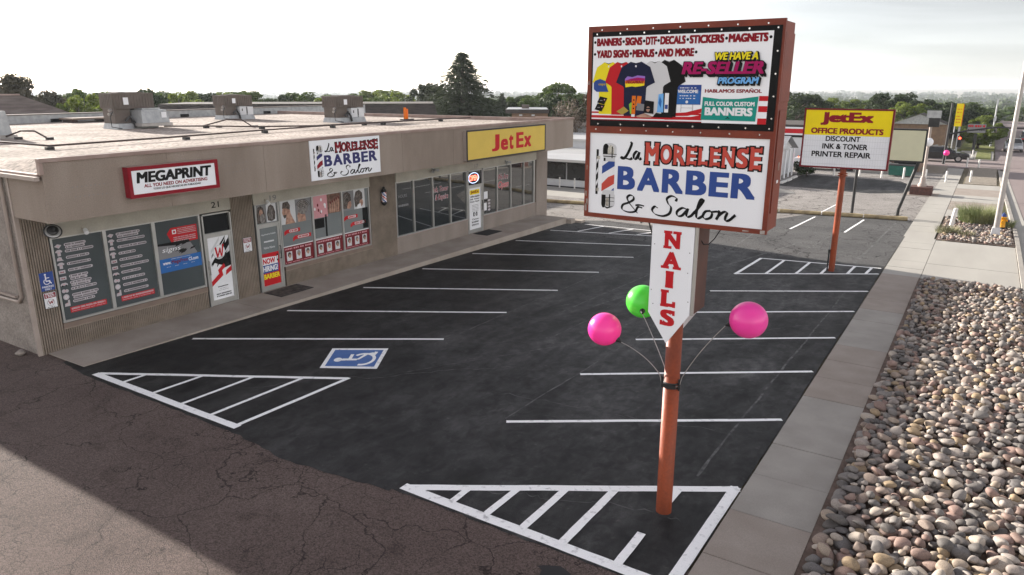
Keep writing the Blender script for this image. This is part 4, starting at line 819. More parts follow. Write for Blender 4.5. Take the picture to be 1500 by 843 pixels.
def barber_art(mb, A, B, c, red='brick_red', blue='royal'):
    """salon sign artwork, A and B map 0-1 across and up the face"""
    W_, H_ = A(1)-A(0), B(1)-B(0)
    R = lambda s0,s1,t0,t1,c: mb.rect(A(s0),A(s1),B(t0),B(t1),c)
    def cap_(s0,s1,t0,t1,c,top):
        r = (s1-s0)/2; m_ = (s0+s1)/2; n = 10; q = []
        for i in range(n+1):
            t = math.pi*i/n; q.append((A(m_+r*math.cos(t)), B((t1-.06 if top else t0+.06)+(.06 if top else -.06)*math.sin(t))))
        q += [(A(s0),B(t0 if top else t1)),(A(s1),B(t0 if top else t1))]; mb.poly(q, c)
    mb.m('light_grey'); cap_(.082,.165,.72,.885,c,True); mb.m('black'); cap_(.082,.118,.745,.875,c+.0006,True); mb.m('chrome'); cap_(.112,.150,.75,.86,c+.0012,True); mb.m('black'); R(.137,.143,.70,.84,c+.0018); R(.086,.16,.715,.725,c+.0018); R(.082,.168,.745,.752,c+.0018); R(.088,.1,.66,.70,c+.0018)
    mb.m('light_grey'); R(.088,.158,.66,.72,c+.0003)
    mb.m('white'); R(.080,.158,.30,.66,c+.0003)
    for t, mt in ((.52,blue),(.30,red)):
        mb.m(mt); q = [(A(.080),B(t)),(A(.10),B(t+.02)),(A(.135),B(t+.09)),(A(.158),B(t+.15)),(A(.158),B(t+.04+.0)),(A(.14),B(t-.0)),(A(.1),B(t-.075)),(A(.08),B(t-.09))] if False else [(A(.080),B(t-.02)),(A(.158),B(t+.085)),(A(.158),B(min(.66,t+.20))),(A(.12),B(min(.66,t+.165))),(A(.080),B(t+.075))]
        mb.poly(q, c+.0009)
    mb.m(blue); mb.poly([(A(.14),B(.30)),(A(.158),B(.30)),(A(.158),B(.335))], c+.0012)
    mb.m('light_grey'); R(.086,.16,.25,.30,c+.0006); cap_(.082,.165,.07,.25,c,False); mb.m('black'); cap_(.082,.108,.075,.24,c+.0006,False); R(.13,.137,.08,.25,c+.0015); R(.084,.163,.205,.212,c+.0015); R(.084,.163,.16,.166,c+.0015); mb.poly([(A(.084),B(.11)),(A(.12),B(.065)),(A(.163),B(.11)),(A(.12),B(.085))], c+.0018); mb.m('chrome'); R(.11,.128,.1,.2,c+.0012)
    mb.m('black'); R(.042,.056,.24,.80,c+.0003); mb.m('white'); [mb.poly([(A(.044),B(t)),(A(.055),B(t+.05)),(A(.055),B(t+.10)),(A(.044),B(t+.05))],c+.0009) for t in (.34,.48,.62)]; mb.m('chrome'); R(.048,.062,.28,.32,c+.0012); R(.048,.064,.68,.72,c+.0012)
    mb.m('black'); word(mb, LA, A(.197), B(.70), .085*W_, .20*H_, c, .0125*W_)
    s0, s1 = .335, .972; ws = [1.18,1.0,.98,.86,.82,.88,1.0,.92,.92]; tot = sum(ws); s = s0
    for i, (ch, w_) in enumerate(zip('MORELENSE', ws)):
        e = abs(i-4)/4; lo, hi = .685-.02*e, .868+.03*e; x0, x1 = A(s+.006), A(s+(s1-s0)*w_/tot-.006); y0, y1 = B(lo), B(hi); dx, dy = x1-x0, y1-y0; sf = []
        if ch in 'MNRE L': 
            foot = {'M':(0,1),'N':(0,),'R':(0,1),'E':(0,),'L':(0,)}[ch]; sf += [(x0+dx*(.13 if f==0 else .87), y0) for f in foot]; sf += [(x0+dx*.13,y1)]+([(x0+dx*.87,y1)] if ch in 'MN' else [])
        for mt, gpx, cc in (('black',.0075*W_,0),(red,0,.0022)):
            mb.m(mt); mb.text(ch,x0-gpx,x1+gpx,y0-gpx,y1+gpx,c+cc,.045)
            for k,(px,py) in enumerate(sf): mb.rect(px-.16*dx-gpx,px+.16*dx+gpx,py-.05*dy-gpx,py+.05*dy+gpx,c+cc+.0008+.0003*k*0+(.0002 if k%2 else 0))
            if ch in 'EL': mb.rect(x1-.14*dx-gpx,x1+.02*dx+gpx,y0-.05*dy-gpx,y0+.22*dy+gpx,c+cc+.0014)
            if ch in 'ES': mb.rect(x1-.14*dx-gpx,x1+.02*dx+gpx,y1-.22*dy-gpx,y1+.05*dy+gpx,c+cc+.0014)
        s += (s1-s0)*w_/tot
    mb.m(blue); s = .178
    for ch, w_ in zip('BARBER', (.108,.132,.122,.114,.104,.126)): mb.text(ch,A(s),A(s+w_),B(.320),B(.615),c,.05); s += w_+.0132
    mb.m('black'); word(mb, AMP, A(.205), B(.055), .105*W_, .205*H_, c, .0115*W_); word(mb, [[(p[0]*.78,p[1]) for p in SAL[0]]]+[[(p[0]-.40,p[1]) for p in q] for q in SAL[1:]], A(.405), B(.055), .121*W_, .22*H_, c, .0125*W_)

# lightbox of the print shop
t = thing('wall_sign', 'red framed white sign reading MEGAPRINT on the fascia above the print shop', 'sign', (XF,10.7,4.0))
Y0,Y1,Z0,Z1 = 9.50,11.90,3.63,4.355; XB = XF+.23
mb = MB(**FF(XF)).m('rust_red'); mb.m('red' if False else 'deep_red'); mb.box(Y0+.01,Y1-.01,Z0+.01,Z1-.01,.004,.20); mb.build('box', t, bevel=.01)
mb = MB(**FF(XF)).m('deep_red'); fw = .085
mb.box(Y0,Y1,Z1-fw,Z1,.205,.235); mb.box(Y0,Y1,Z0,Z0+fw,.205,.235); mb.box(Y0,Y0+fw,Z0+fw,Z1-fw,.205,.235); mb.box(Y1-fw,Y1,Z0+fw,Z1-fw,.205,.235)
mb.m('cap'); mb.box(Y0,Y1,Z0-.012,Z0-.002,.01,.235); mb.box(Y0,Y1,Z1+.002,Z1+.01,.01,.22); mb.build('frame', t)
mb = MB(**FF(XF)).m('sign_white'); mb.box(Y0+fw,Y1-fw,Z0+fw,Z1-fw,.203,.213); mb.build('face', t)
mb = MB(**FF(XF)); A = lambda s: Y0+fw+s*(Y1-Y0-2*fw); B = lambda q: Z0+fw+q*(Z1-Z0-2*fw); c = .2155
mb.m('black'); mb.text('MEGAPRINT',A(.05),A(.955),B(.44),B(.93),c,.06,.12); mb.m('deep_red'); mb.text('ALL YOU NEED ON ADVERTISING',A(.125),A(.89),B(.245),B(.40),c,.045,.1); mb.m('black'); mb.text('TODO LO QUE NECESITAS EN PUBLICIDAD',A(.225),A(.80),B(.10),B(.20),c,.04,.1)
mb.build('lettering', t)
t = thing('wall_sign', 'flat white BARBER and Salon panel on the fascia above the salon window', 'sign', (XF,16.7,4.0))
mb = MB(**FF(XF)).m('sign_white'); mb.box(15.20,18.20,3.42,4.60,.004,.034); mb.build('panel', t)
mb = MB(**FF(XF)); barber_art(mb, lambda s: 15.20+s*3.0, lambda q: 3.42+q*1.18, .0365, 'deep_red', 'indigo'); mb.build('artwork', t)
t = thing('wall_sign', 'yellow JetEx lightbox with red letters at the far end of the fascia', 'sign', (XF,25.8,4.0))
Y0,Y1,Z0,Z1 = 22.87,28.82,3.365,4.515
mb = MB(**FF(XF)).m('tan_trim'); mb.m('gutter_paint'); mb.box(Y0,Y1,Z0,Z1,.004,.16); mb.build('box', t)
mb = MB(**FF(XF)).m('black_metal'); fw = .045; mb.box(Y0,Y1,Z1-fw,Z1+.01,.162,.19); mb.box(Y0,Y1,Z0-.01,Z0+fw,.162,.19); mb.box(Y0-.01,Y0+fw,Z0+fw,Z1-fw,.162,.19); mb.box(Y1-fw,Y1+.01,Z0+fw,Z1-fw,.162,.19); mb.build('frame', t)
mb = MB(**FF(XF)).m('pale_yellow'); mb.box(Y0+fw,Y1-fw,Z0+fw,Z1-fw,.161,.175); mb.build('face', t)
mb = MB(**FF(XF)).m('red'); A = lambda s: Y0+s*(Y1-Y0); B = lambda q: Z0+q*(Z1-Z0)
for ch,s0,s1,q0,q1 in (('J',.285,.378,.21,.80),('e',.393,.485,.21,.62),('t',.497,.555,.21,.75),('E',.590,.690,.22,.80),('x',.697,.795,.22,.64)): mb.text(ch,A(s0),A(s1),B(q0),B(q1),.1775,.05)
mb.build('lettering', t)

# small notices
def notice(label, a0,a1,b0,b1, kind):
    t = thing('notice_sign', label, 'sign', (XW+.047,(a0+a1)/2,(b0+b1)/2)); f = FF(XW+.049)
    mb = MB(**f).m('royal' if kind == 0 else 'white'); mb.box(a0,a1,b0,b1,.0,.012); mb.build('plate', t, bevel=.004)
    mb = MB(**f); c = .0145; w_, h = a1-a0, b1-b0
    if kind == 0:
        mb.m('white'); mb.disc(a0+w_*.42,b0+h*.88,.022,c,12); mb.ring(a0+w_*.48,b0+h*.50,h*.13,h*.17,c,22,-230,20); mb.poly([(a0+w_*.38,b0+h*.56),(a0+w_*.46,b0+h*.56),(a0+w_*.46,b0+h*.82),(a0+w_*.38,b0+h*.82)],c+.001); mb.poly([(a0+w_*.40,b0+h*.55),(a0+w_*.66,b0+h*.55),(a0+w_*.82,b0+h*.38),(a0+w_*.76,b0+h*.34),(a0+w_*.62,b0+h*.49),(a0+w_*.40,b0+h*.49)],c+.0015); mb.rect(a0+w_*.44,a0+w_*.68,b0+h*.67,b0+h*.71,c+.002)
        mb.text('PARKING',a0+w_*.08,a0+w_*.92,b0+h*.17,b0+h*.28,c,.03); mb.text('ONLY',a0+w_*.25,a0+w_*.75,b0+h*.04,b0+h*.14,c,.03)
    else:
        mb.m('deep_red'); mb.rect(a0+.012,a1-.012,b0+h*.66,b1-.012,c); mb.m('white'); [dashes(mb,a0+.04,a1-.04,b0+h*(.92-.09*i),.02,c+.001,.02,.04,.008) for i in range(3)]
        mb.m('mid_grey'); mb.ring(a0+w_*.5,b0+h*.36,h*.20,h*.22,c,24); mb.m('deep_red'); mb.poly([(a0+w_*.3,b0+h*.48),(a0+w_*.36,b0+h*.5),(a0+w_*.42,b0+h*.32),(a0+w_*.52,b0+h*.46),(a0+w_*.56,b0+h*.46),(a0+w_*.6,b0+h*.34),(a0+w_*.68,b0+h*.54),(a0+w_*.74,b0+h*.52),(a0+w_*.62,b0+h*.25),(a0+w_*.52,b0+h*.35),(a0+w_*.4,b0+h*.22)],c+.001)
        mb.m('black'); mb.box(a0-.01,a1+.01,b0-.01,b0,-.001,.014); mb.box(a0-.01,a1+.01,b1,b1+.01,-.001,.014); mb.box(a0-.01,a0,b0,b1,-.001,.014); mb.box(a1,a1+.01,b0,b1,-.001,.014); dashes(mb,a0+.05,a1-.05,b0+h*.06,.014,c,.01,.03,.006)
    mb.build('print', t)
notice('blue and white wheelchair PARKING ONLY sign at the corner of the ribbed wall', 8.04,8.35,1.45,1.90, 0)
notice('red and white notice directly under the blue parking sign', 8.06,8.34,1.02,1.40, 1)
notice('red and white notice on the ribbed pillar between the two doors', 13.77,14.07,1.32,1.75, 1)
# barber pole
t = thing('barber_pole', 'red, white and blue barber pole with black caps on the ribbed pillar', 'barber pole', (XW+.047,19.9,1.95))
mb = MB(o=(XW+.18,19.9,0)).m('black_metal'); mb.lathe([(.085,2.43),(.105,2.43),(.105,2.48),(.08,2.53),(.05,2.55)]); mb.lathe([(.03,1.93),(.08,1.97),(.105,2.02),(.105,2.07),(.085,2.07)]); mb.ball((0,0,2.58),.05,12,8); mb.box(-.14,-.05,-.03,.03,2.38,2.44); mb.box(-.14,-.05,-.03,.03,2.02,2.08); mb.build('cap', t)
mb = MB(o=(XW+.18,19.9,0)); n = 24; 
for k in range(n):
    for j in range(8):
        u = (k/n*2+j/8*1.6)%1; mb.m('white' if u < .25 or .5 <= u < .75 else ('red' if u < .5 else 'royal'))
        t0, t1 = 2*math.pi*k/n, 2*math.pi*(k+1)/n; z0, z1 = 2.07+.36*j/8, 2.07+.36*(j+1)/8
        mb.add([(.088*math.cos(t0),.088*math.sin(t0),z0),(.088*math.cos(t1),.088*math.sin(t1),z0),(.088*math.cos(t1),.088*math.sin(t1),z1),(.088*math.cos(t0),.088*math.sin(t0),z1)],[(0,1,2,3)])
mb.build('striped_cylinder', t)
# lamps and cameras under the fascia
t = thing('wall_lamp', 'round black and white lamp under the near corner of the fascia', 'lamp', (XW+.2,8.35,2.9))
tn = np.array([.74,-.25,.62]); tn /= np.linalg.norm(tn); tu = np.cross((0,0,1), tn); tu /= np.linalg.norm(tu); LF = dict(o=(XW+.30,8.40,2.88), u=tu, v=np.cross(tn,tu), n=tn)
mb = MB(**LF).m('black_metal'); mb.lathe([(.02,-.12),(.10,-.10),(.185,-.01),(.195,.005),(.165,.012)],seg=28); mb.frame((0,0,0)); mb.tube([(XW+.02,8.40,2.95),(XW+.15,8.40,2.93)],.03,8); mb.build('housing', t)
mb = MB(**LF).m('aluminium'); mb.lathe([(.165,.013),(.163,.016),(.125,.018)],seg=28); mb.m('black_metal'); mb.lathe([(.125,.019),(.11,.035),(.05,.055)],0,.02,28); mb.build('lens', t)
def cam_fit(label, y, z, mat='cream', spot=False):
    t = thing('security_light' if spot else 'security_camera', label, 'light' if spot else 'camera', (XW+.06,y,z)); mb = MB(o=(XW+.06,y,z)).m('galv' if spot else mat); mb.lathe([(.05,-.0),(.05,.02)],0,0,12) ; mb.box(0,.04,-.04,.04,-.03,.05); mb.tube([(.03,0,.0),(.10,0,-.03)],.015,6); mb.build('mount', t)
    mb = MB(o=(XW+.06,y,z)).m('galv' if spot else 'white')
    if spot: mb.tube([(.10,-.03,-.03),(.17,-.16,-.10)],[.035,.06],10); mb.build('head', t); mb = MB(o=(XW+.06,y,z)).m('galv'); mb.tube([(.10,.03,-.03),(.17,.18,-.06)],[.035,.06],10)
    else: mb.tube([(.07,.0,-.02),(.19,-.03,-.09)],[.05,.055],10)
    mb.build('head', t)
cam_fit('small white security camera above the first print shop window', 9.22, 2.80); cam_fit('small tan security camera above the salon door', 14.72, 2.78)
cam_fit('twin spot floodlight on the cream band under the yellow sign', 28.2, 2.84, spot=True)
cam_fit('tiny grey floodlight on the cream band left of the yellow sign', 22.9, 2.98, spot=True)
# door mats, rock by the corner
for lab, a0,a1,x0,x1,mt in (('worn grey door mat lying in front of the salon door',14.3,15.6,-18.35,-17.55,'mat_worn'),('black rubber door mat in front of the office supply door',25.5,26.7,-18.35,-17.6,'rubber')):
    mb = MB().m('rubber'); mb.box(x0,x1,a0,a1,ZS+.002,ZS+.012); mb.m(mt); mb.box(x0+.04,x1-.04,a0+.04,a1-.04,ZS+.010,ZS+.016); o = mb.build('door_mat', None, (x0,a0,ZS)); tag(o, lab, 'door mat')
v, f = stone_shape(3, rng); me = bpy.data.meshes.new('boulder'); me.from_pydata((v*np.array([.16,.20,.16])).tolist(), [], f.tolist()); me.polygons.foreach_set('use_smooth', [True]*len(f)); me.materials.append(MATS['end_stucco'])
o = bpy.data.objects.new('boulder', me); COL.objects.link(o); o.location = (XW-.45,7.55,gz(0,7.5)+.06); tag(o, 'brown boulder on the ground at the near corner of the shop building', 'rock')

# ================================================================== ON THE ROOF
def hvac(label, x, y, wx, wy, hz, kind):
    t = thing('rooftop_unit', label, 'air conditioner', (x,y,4.45)); O = (x,y,4.45)
    mb = MB(o=O).m('galv'); mb.box(-wx*.5,wx*.5,-wy*.5,wy*.5,0,.22,.05); mb.build('curb', t)
    mb = MB(o=O).m('hvac_brown'); mb.box(-wx*.42,wx*.30,-wy*.48,-wy*.10,.225,hz*.56); mb.box(-wx*.42,wx*.05,-wy*.10,wy*.46,.225,hz*.56); n = 14
    mb.box(-wx*.48,wx*.36,-wy*.5,wy*.5,hz*.565,hz)
    for i in range(n): s = -wy*.5+wy*i/n; mb.box(wx*.36,wx*.36+.02,s+.015,s+wy/n-.03,hz*.60,hz*.97)
    for i in range(8): s = -wx*.48+wx*.84*i/8; mb.box(s+.015,s+wx*.84/8-.03,-wy*.5-.02,-wy*.5,hz*.60,hz*.97)
    mb.box(-wx*.3,wx*.2,-wy*.3,wy*.3,hz+.002,hz+.04); mb.build('cabinet', t)
    mb = MB(o=O)
    if kind == 0: mb.m('galv'); mb.box(wx*.08,wx*.95,-wy*.08,wy*.62,.23,hz*.53,.10,.06); mb.box(wx*.2,wx*.7,wy*.05,wy*.5,hz*.535,hz*.575); mb.m('steel'); mb.box(wx*.05,wx*1.0,-wy*.11,wy*.66,.10,.225)
    else:
        mb.m('hvac_white'); mb.box(wx*.07,wx*.42,-wy*.02,wy*.22,.23,hz*.54); mb.box(wx*.07,wx*.42,wy*.26,wy*.48,.23,hz*.52); mb.m('black_metal'); mb.box(wx*.30,wx*.43,wy*.222,wy*.258,.3,hz*.5); mb.box(wx*.421,wx*.43,wy*.05,wy*.08,hz*.35,hz*.45)
    mb.build('hood', t)
    mb = MB(o=O).m('white'); mb.box(wx*.381,wx*.386,-wy*.26,-wy*.14,hz*.68,hz*.88)
    if kind == 0: mb.box(wx*.93,wx*.936,wy*.42,wy*.55,hz*.3,hz*.46)
    mb.build('label_plate', t)
    mb = MB(o=O).m('black_metal'); mb.tube([(wx*.32,-wy*.52,hz*.5),(wx*.34,-wy*.60,hz*.35),(wx*.36,-wy*.6,.1),(wx*.6,-wy*.45,.03)],.018,6); mb.tube([(wx*.45,-wy*.3,.3),(wx*.5,-wy*.2,.5),(wx*.52,-wy*.12,.3),(wx*.55,-wy*.1,.05)],.05,6); mb.m('steel'); mb.tube([(wx*.25,-wy*.53,hz*.55),(wx*.3,-wy*.6,hz*.52)],.05,8); mb.tube([(wx*.25,-wy*.53,hz*.44),(wx*.3,-wy*.62,hz*.42)],.06,8); mb.build('conduit', t)
    return t
hvac('brown ribbed rooftop unit with a grey sloped hood, nearest of the brown ones', -30.3, 17.75, 1.15, 1.75, 1.42, 0)
hvac('brown rooftop unit with white side panels, farthest back on the gravel roof', -33.6, 25.4, 1.2, 1.65, 1.22, 1)
hvac('brown rooftop unit with white panels and cables close to the dark pipe', -26.7, 26.5, 1.2, 1.75, 1.22, 1)
t = thing('roof_vent', 'grey metal vent cabinet at the left edge of the photo on the roof', 'vent', (-28.6,11.6,4.45)); mb = MB(o=(-28.6,11.6,4.45)).m('galv'); mb.box(-.7,.7,-.7,.55,.12,.9,.08); mb.build('cabinet', t); mb = MB(o=(-28.6,11.6,4.45)).m('steel'); mb.box(-.8,.8,-.8,.65,0,.12); mb.build('curb', t)
def pipe(label, pts, r, blocks):
    t = thing('roof_pipe', label, 'pipe', pts[0]); mb = MB().m('pipe_dark'); mb.tube(pts, r, 8); mb.build('pipe', t)
    for x,y in blocks:
        mb = MB(o=(x,y,4.45)).m('black_metal'); mb.box(-.07,.07,-.10,.10,0,.08); mb.build('support_block', t)
pz = 4.56
pipe('long dark pipe on small blocks running the length of the gravel roof', [(-40,10.35,pz),(-26,10.4,pz),(-22.0,10.45,pz),(-22.3,14.2,pz),(-22.9,18,pz),(-23.3,22.2,pz),(-23.1,27,pz),(-22.8,31.6,pz)], .028, [(-22.0,10.45),(-22.33,14.9),(-22.95,18.6),(-23.3,22.4),(-23.2,25.4),(-22.95,29.3)])
pipe('second dark pipe branching off beside the nearest brown rooftop unit', [(-29.3,18.6,4.52),(-27.6,19.4,4.54),(-25.2,20.3,4.54),(-23.9,22.0,4.54),(-23.6,27,4.54),(-23.3,31,4.54)], .03, [(-27.6,19.4),(-25.2,20.3),(-23.6,24.6)])
pipe('short bent dark pipe beside the grey roof vent', [(-27.8,11.9,4.52),(-27.2,12.1,4.72),(-26.7,12.3,4.72),(-26.2,12.4,4.52)], .03, [(-27.2,12.0),(-26.1,12.45)])
pipe('short raised dark pipe in front of the sloped grey hood', [(-28.2,19.6,4.5),(-27.4,20.3,4.78),(-27.0,20.7,4.78),(-26.6,20.9,4.5)], .028, [(-27.6,20.0),(-26.5,21.0)])
t = thing('pipe_stand', 'pair of orange upright posts standing on the roof by the far parapet', 'post', (-25.5,29.6,4.45)); mb = MB(o=(-25.5,29.6,4.45)).m('orange'); mb.box(-.05,.05,-.06,.04,0,.62); mb.box(-.05,.05,.10,.19,0,.55); mb.build('post', t); mb = MB(o=(-25.5,29.6,4.45)).m('black_metal'); mb.box(-.1,.1,-.3,.6,0,.05); mb.build('base', t)
t = thing('skid', 'low flat wooden platform lying near the back edge of the roof', 'platform', (-37.2,19.6,4.45)); mb = MB(o=(-37.2,19.6,4.45)).m('worn_metal'); mb.m('tan_trim'); mb.box(-.6,.6,-1,1,.14,.22); mb.build('deck', t); mb = MB(o=(-37.2,19.6,4.45)).m('pipe_dark'); mb.box(-.5,.5,-.9,-.7,0,.14); mb.box(-.5,.5,.7,.9,0,.14); mb.build('block', t)

# ================================================================== THE TALL POLE SIGN
PX, PY = -3.365, 9.56; PZ = gz(PX,PY)
sg = thing('pole_sign', 'tall rust red pole sign with printed banner above a white BARBER and Salon face', 'sign', (PX,PY,PZ))
YF, YB = 9.30, 9.86; X0, X1 = -4.73, -2.17; Z0, Z1 = 4.385, 6.95
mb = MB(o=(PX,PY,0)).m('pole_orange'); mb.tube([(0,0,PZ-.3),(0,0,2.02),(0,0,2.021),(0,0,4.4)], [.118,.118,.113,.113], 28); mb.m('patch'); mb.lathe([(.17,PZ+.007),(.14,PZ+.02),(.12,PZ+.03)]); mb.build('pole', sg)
mb = MB().m('rust_red'); mb.box(X0+.02,X1-.02,YF+.03,YB,Z0+.02,Z1-.02); mb.box(X1-.018,X1-.002,YF+.13,YB-.10,Z0+.25,5.9); mb.box(X1-.018,X1,YF+.06,YB-.04,6.0,6.8)
mb.m('worn_metal'); mb.box(X1-.001,X1+.004,YF+.28,YF+.34,5.16,5.26); mb.m('white'); mb.box(X1-.001,X1+.004,YF+.26,YF+.34,5.0,5.04); mb.build('cabinet', sg, bevel=.006)
mb = MB().m('rust_red')
for z0,z1 in ((Z0,4.445),(5.56,5.665),(6.865,Z1)): mb.box(X0,X1,YF,YF+.05,z0,z1)
mb.box(X0,X0+.06,YF,YF+.05,4.445,5.56); mb.box(X1-.06,X1,YF,YF+.05,4.445,5.56); mb.box(X0,X0+.06,YF,YF+.05,5.665,6.865); mb.box(X1-.06,X1,YF,YF+.05,5.665,6.865)
mb.m('worn_metal')
for x,z,a,b in ((X0+.012,4.47,.03,.10),(X0+.03,4.55,.025,.09),(X0+.01,4.68,.03,.07),(X1-.08,4.39,.06,.045),(X0+.02,5.05,.02,.06),(X0+.015,6.2,.018,.05),(X1-.3,4.4,.08,.018)): mb.box(x,x+a,YF-.0015,YF,z,z+b)
mb.build('frame', sg, bevel=.004)
SF = dict(o=(0,YF,0), u=(1,0,0), v=(0,0,1), n=(0,-1,0))
mb = MB(**SF).m('sign_white'); mb.box(X0+.06,X1-.06,4.445,5.56,-.035,-.018); mb.build('face', sg)
fx0, fx1, fz0, fz1 = X0+.062, X1-.062, 4.447, 5.558
mb = MB(**SF); barber_art(mb, lambda s: fx0+s*(fx1-fx0), lambda q: fz0+q*(fz1-fz0), -.0155); mb.build('artwork', sg)
# printed banner screwed over the upper half
bx0, bx1, bz0, bz1 = -4.665, -2.20, 5.655, 6.875
bn = MB(**SF).m('black'); bn.box(bx0,bx1,bz0,bz1,.004,.010); ban = bn.build('banner', sg)
wx0, wx1, wz0, wz1 = -4.645, -2.295, 5.735, 6.815
mb = MB(**SF); mb.m('sign_white'); mb.rect(wx0,wx1,wz0,wz1,.0115)
A = lambda s: wx0+s*(wx1-wx0); B = lambda q: wz0+q*(wz1-wz0); c = .0135
mb.m('deep_red'); mb.text('BANNERS',A(.022),A(.176),B(.885),B(.985),c,.085); mb.text('SIGNS',A(.196),A(.298),B(.885),B(.985),c,.085); mb.text('DTF',A(.318),A(.383),B(.885),B(.985),c,.085); mb.text('DECALS',A(.402),A(.545),B(.885),B(.985),c,.085); mb.text('STICKERS',A(.566),A(.752),B(.885),B(.985),c,.085); mb.text('MAGNETS',A(.774),A(.975),B(.885),B(.985),c,.085)
mb.text('YARD SIGNS',A(.022),A(.222),B(.745),B(.845),c,.085); mb.text('MENUS',A(.242),A(.372),B(.745),B(.845),c,.085); mb.text('AND MORE',A(.392),A(.595),B(.745),B(.845),c,.085)
mb.m('black'); [mb.disc(A(s),B(.935),.018,c,14) for s in (.011,.186,.308,.392,.556,.763,.987)]; [mb.disc(A(s),B(.795),.018,c,14) for s in (.011,.232,.382,.606)]
# red and white ribbons
mb.m('red'); mb.rect(A(0),A(.66),B(.085),B(.105),c); mb.rect(A(0),A(.66),B(.028),B(.060),c); mb.m('deep_red'); mb.rect(A(0),A(.66),B(.0),B(.012),c)
mb.m('red'); mb.poly([(A(.50),B(.07)),(A(.58),B(.075)),(A(.66),B(.115)),(A(.66),B(.165)),(A(.57),B(.115)),(A(.50),B(.105))],c+.001); mb.poly([(A(.45),B(.025)),(A(.60),B(.03)),(A(.66),B(.05)),(A(.66),B(.09)),(A(.6),B(.065)),(A(.45),B(.06))],c+.0015)
for t0,t1 in ((.0,.065),(.135,.20),(.255,.31)): mb.rect(A(.955),A(1),B(t0),B(t1),c)
def tee(s, w_, top, bot, mat, k):
    x = lambda q: A(s+q*w_); y = lambda q: B(bot+q*(top-bot)); cc = c+.0022*k
    mb.m(mat); mb.poly([(x(.22),y(0)),(x(.78),y(0)),(x(.80),y(.52)),(x(.83),y(.55)),(x(1.02),y(.62)),(x(.88),y(.90)),(x(.64),y(1)),(x(.5),y(.965)),(x(.36),y(1)),(x(.12),y(.90)),(x(-.02),y(.62)),(x(.17),y(.55)),(x(.20),y(.52))],cc)
    mb.m('black' if mat != 'black' else 'mid_grey'); mb.poly([(x(.37),y(.995)),(x(.5),y(.955)),(x(.63),y(.995)),(x(.5),y(.972))],cc+.0005)
    if mat in ('navy','red','yellow'): mb.m('white'); mb.rect(x(.48),x(.52),y(.90),y(.935),cc+.0006)
tee(.365,.19,.715,.06,'black',1); tee(.285,.185,.705,.08,'light_grey',2); tee(.005,.19,.70,.075,'yellow',1); tee(.085,.19,.70,.07,'red',2); tee(.155,.225,.70,.06,'navy',3.2)
c2 = c+.0085
mb.m('purple'); mb.poly([(A(.205),B(.50)),(A(.22),B(.53)),(A(.25),B(.52)),(A(.28),B(.54)),(A(.325),B(.53)),(A(.325),B(.48)),(A(.205),B(.47))],c2); mb.m('magenta'); mb.poly([(A(.207),B(.48)),(A(.24),B(.50)),(A(.28),B(.515)),(A(.324),B(.505)),(A(.324),B(.47)),(A(.207),B(.46))],c2+.0004); mb.m('orange'); mb.rect(A(.207),A(.324),B(.435),B(.478),c2+.0008); mb.m('yellow'); mb.poly([(A(.207),B(.445)),(A(.324),B(.445)),(A(.322),B(.42)),(A(.27),B(.405)),(A(.25),B(.412)),(A(.21),B(.40))],c2+.0012); mb.m('deep_red'); mb.text('MEGAPRINT',A(.213),A(.320),B(.443),B(.478),c2+.002,.05,.2)
mb.m('royal'); mb.poly([(A(.01),B(.45)),(A(.02),B(.48)),(A(.05),B(.50)),(A(.085),B(.475)),(A(.09),B(.42)),(A(.105),B(.345)),(A(.07),B(.345)),(A(.03),B(.345)),(A(.012),B(.375))],c2); mb.m('gold'); mb.text('caps',A(.04),A(.085),B(.415),B(.445),c2+.001,.05)
for s,q in ((.035,.215),(.02,.13)): mb.m('black'); mb.poly([(A(s),B(q)),(A(s+.045),B(q-.025)),(A(s+.065),B(q+.055)),(A(s+.018),B(q+.075))],c2); mb.m('pink'); mb.disc(A(s+.047),B(q+.035),.010,c2+.001,10); mb.m('mid_grey'); mb.rect(A(s+.018),A(s+.034),B(q+.02),B(q+.03),c2+.001)
mb.m('gold'); mb.poly([(A(.16),B(.11)),(A(.205),B(.17)),(A(.235),B(.12)),(A(.195),B(.07))],c2); mb.m('lime'); mb.poly([(A(.235),B(.20)),(A(.25),B(.225)),(A(.262),B(.10)),(A(.245),B(.08))],c2+.0004)
mb.m('orange'); mb.rect(A(.252),A(.275),B(.08),B(.30),c2+.0008); mb.poly([(A(.275),B(.18)),(A(.285),B(.30)),(A(.31),B(.295)),(A(.305),B(.18))],c2+.001); mb.m('black'); [mb.disc(A(.264),B(q),.011,c2+.002,10) for q in (.15,.20,.25)]; mb.m('white'); mb.rect(A(.252),A(.273),B(.05),B(.08),c2+.001)
mb.m('mid_grey'); mb.poly([(A(.28),B(.13)),(A(.285),B(.215)),(A(.335),B(.20)),(A(.34),B(.12))],c2+.0014); mb.m('black'); mb.poly([(A(.325),B(.10)),(A(.33),B(.25)),(A(.385),B(.235)),(A(.385),B(.09))],c2+.0018); mb.m('skin'); mb.poly([(A(.28),B(.06)),(A(.33),B(.095)),(A(.38),B(.06)),(A(.37),B(.045)),(A(.29),B(.045))],c2+.0022); mb.disc(A(.352),B(.145),.026,c2+.0026,16,.036); mb.m('black'); mb.rect(A(.340),A(.364),B(.145),B(.162),c2+.003); mb.disc(A(.352),B(.19),.05,c2+.0029,16,.016)
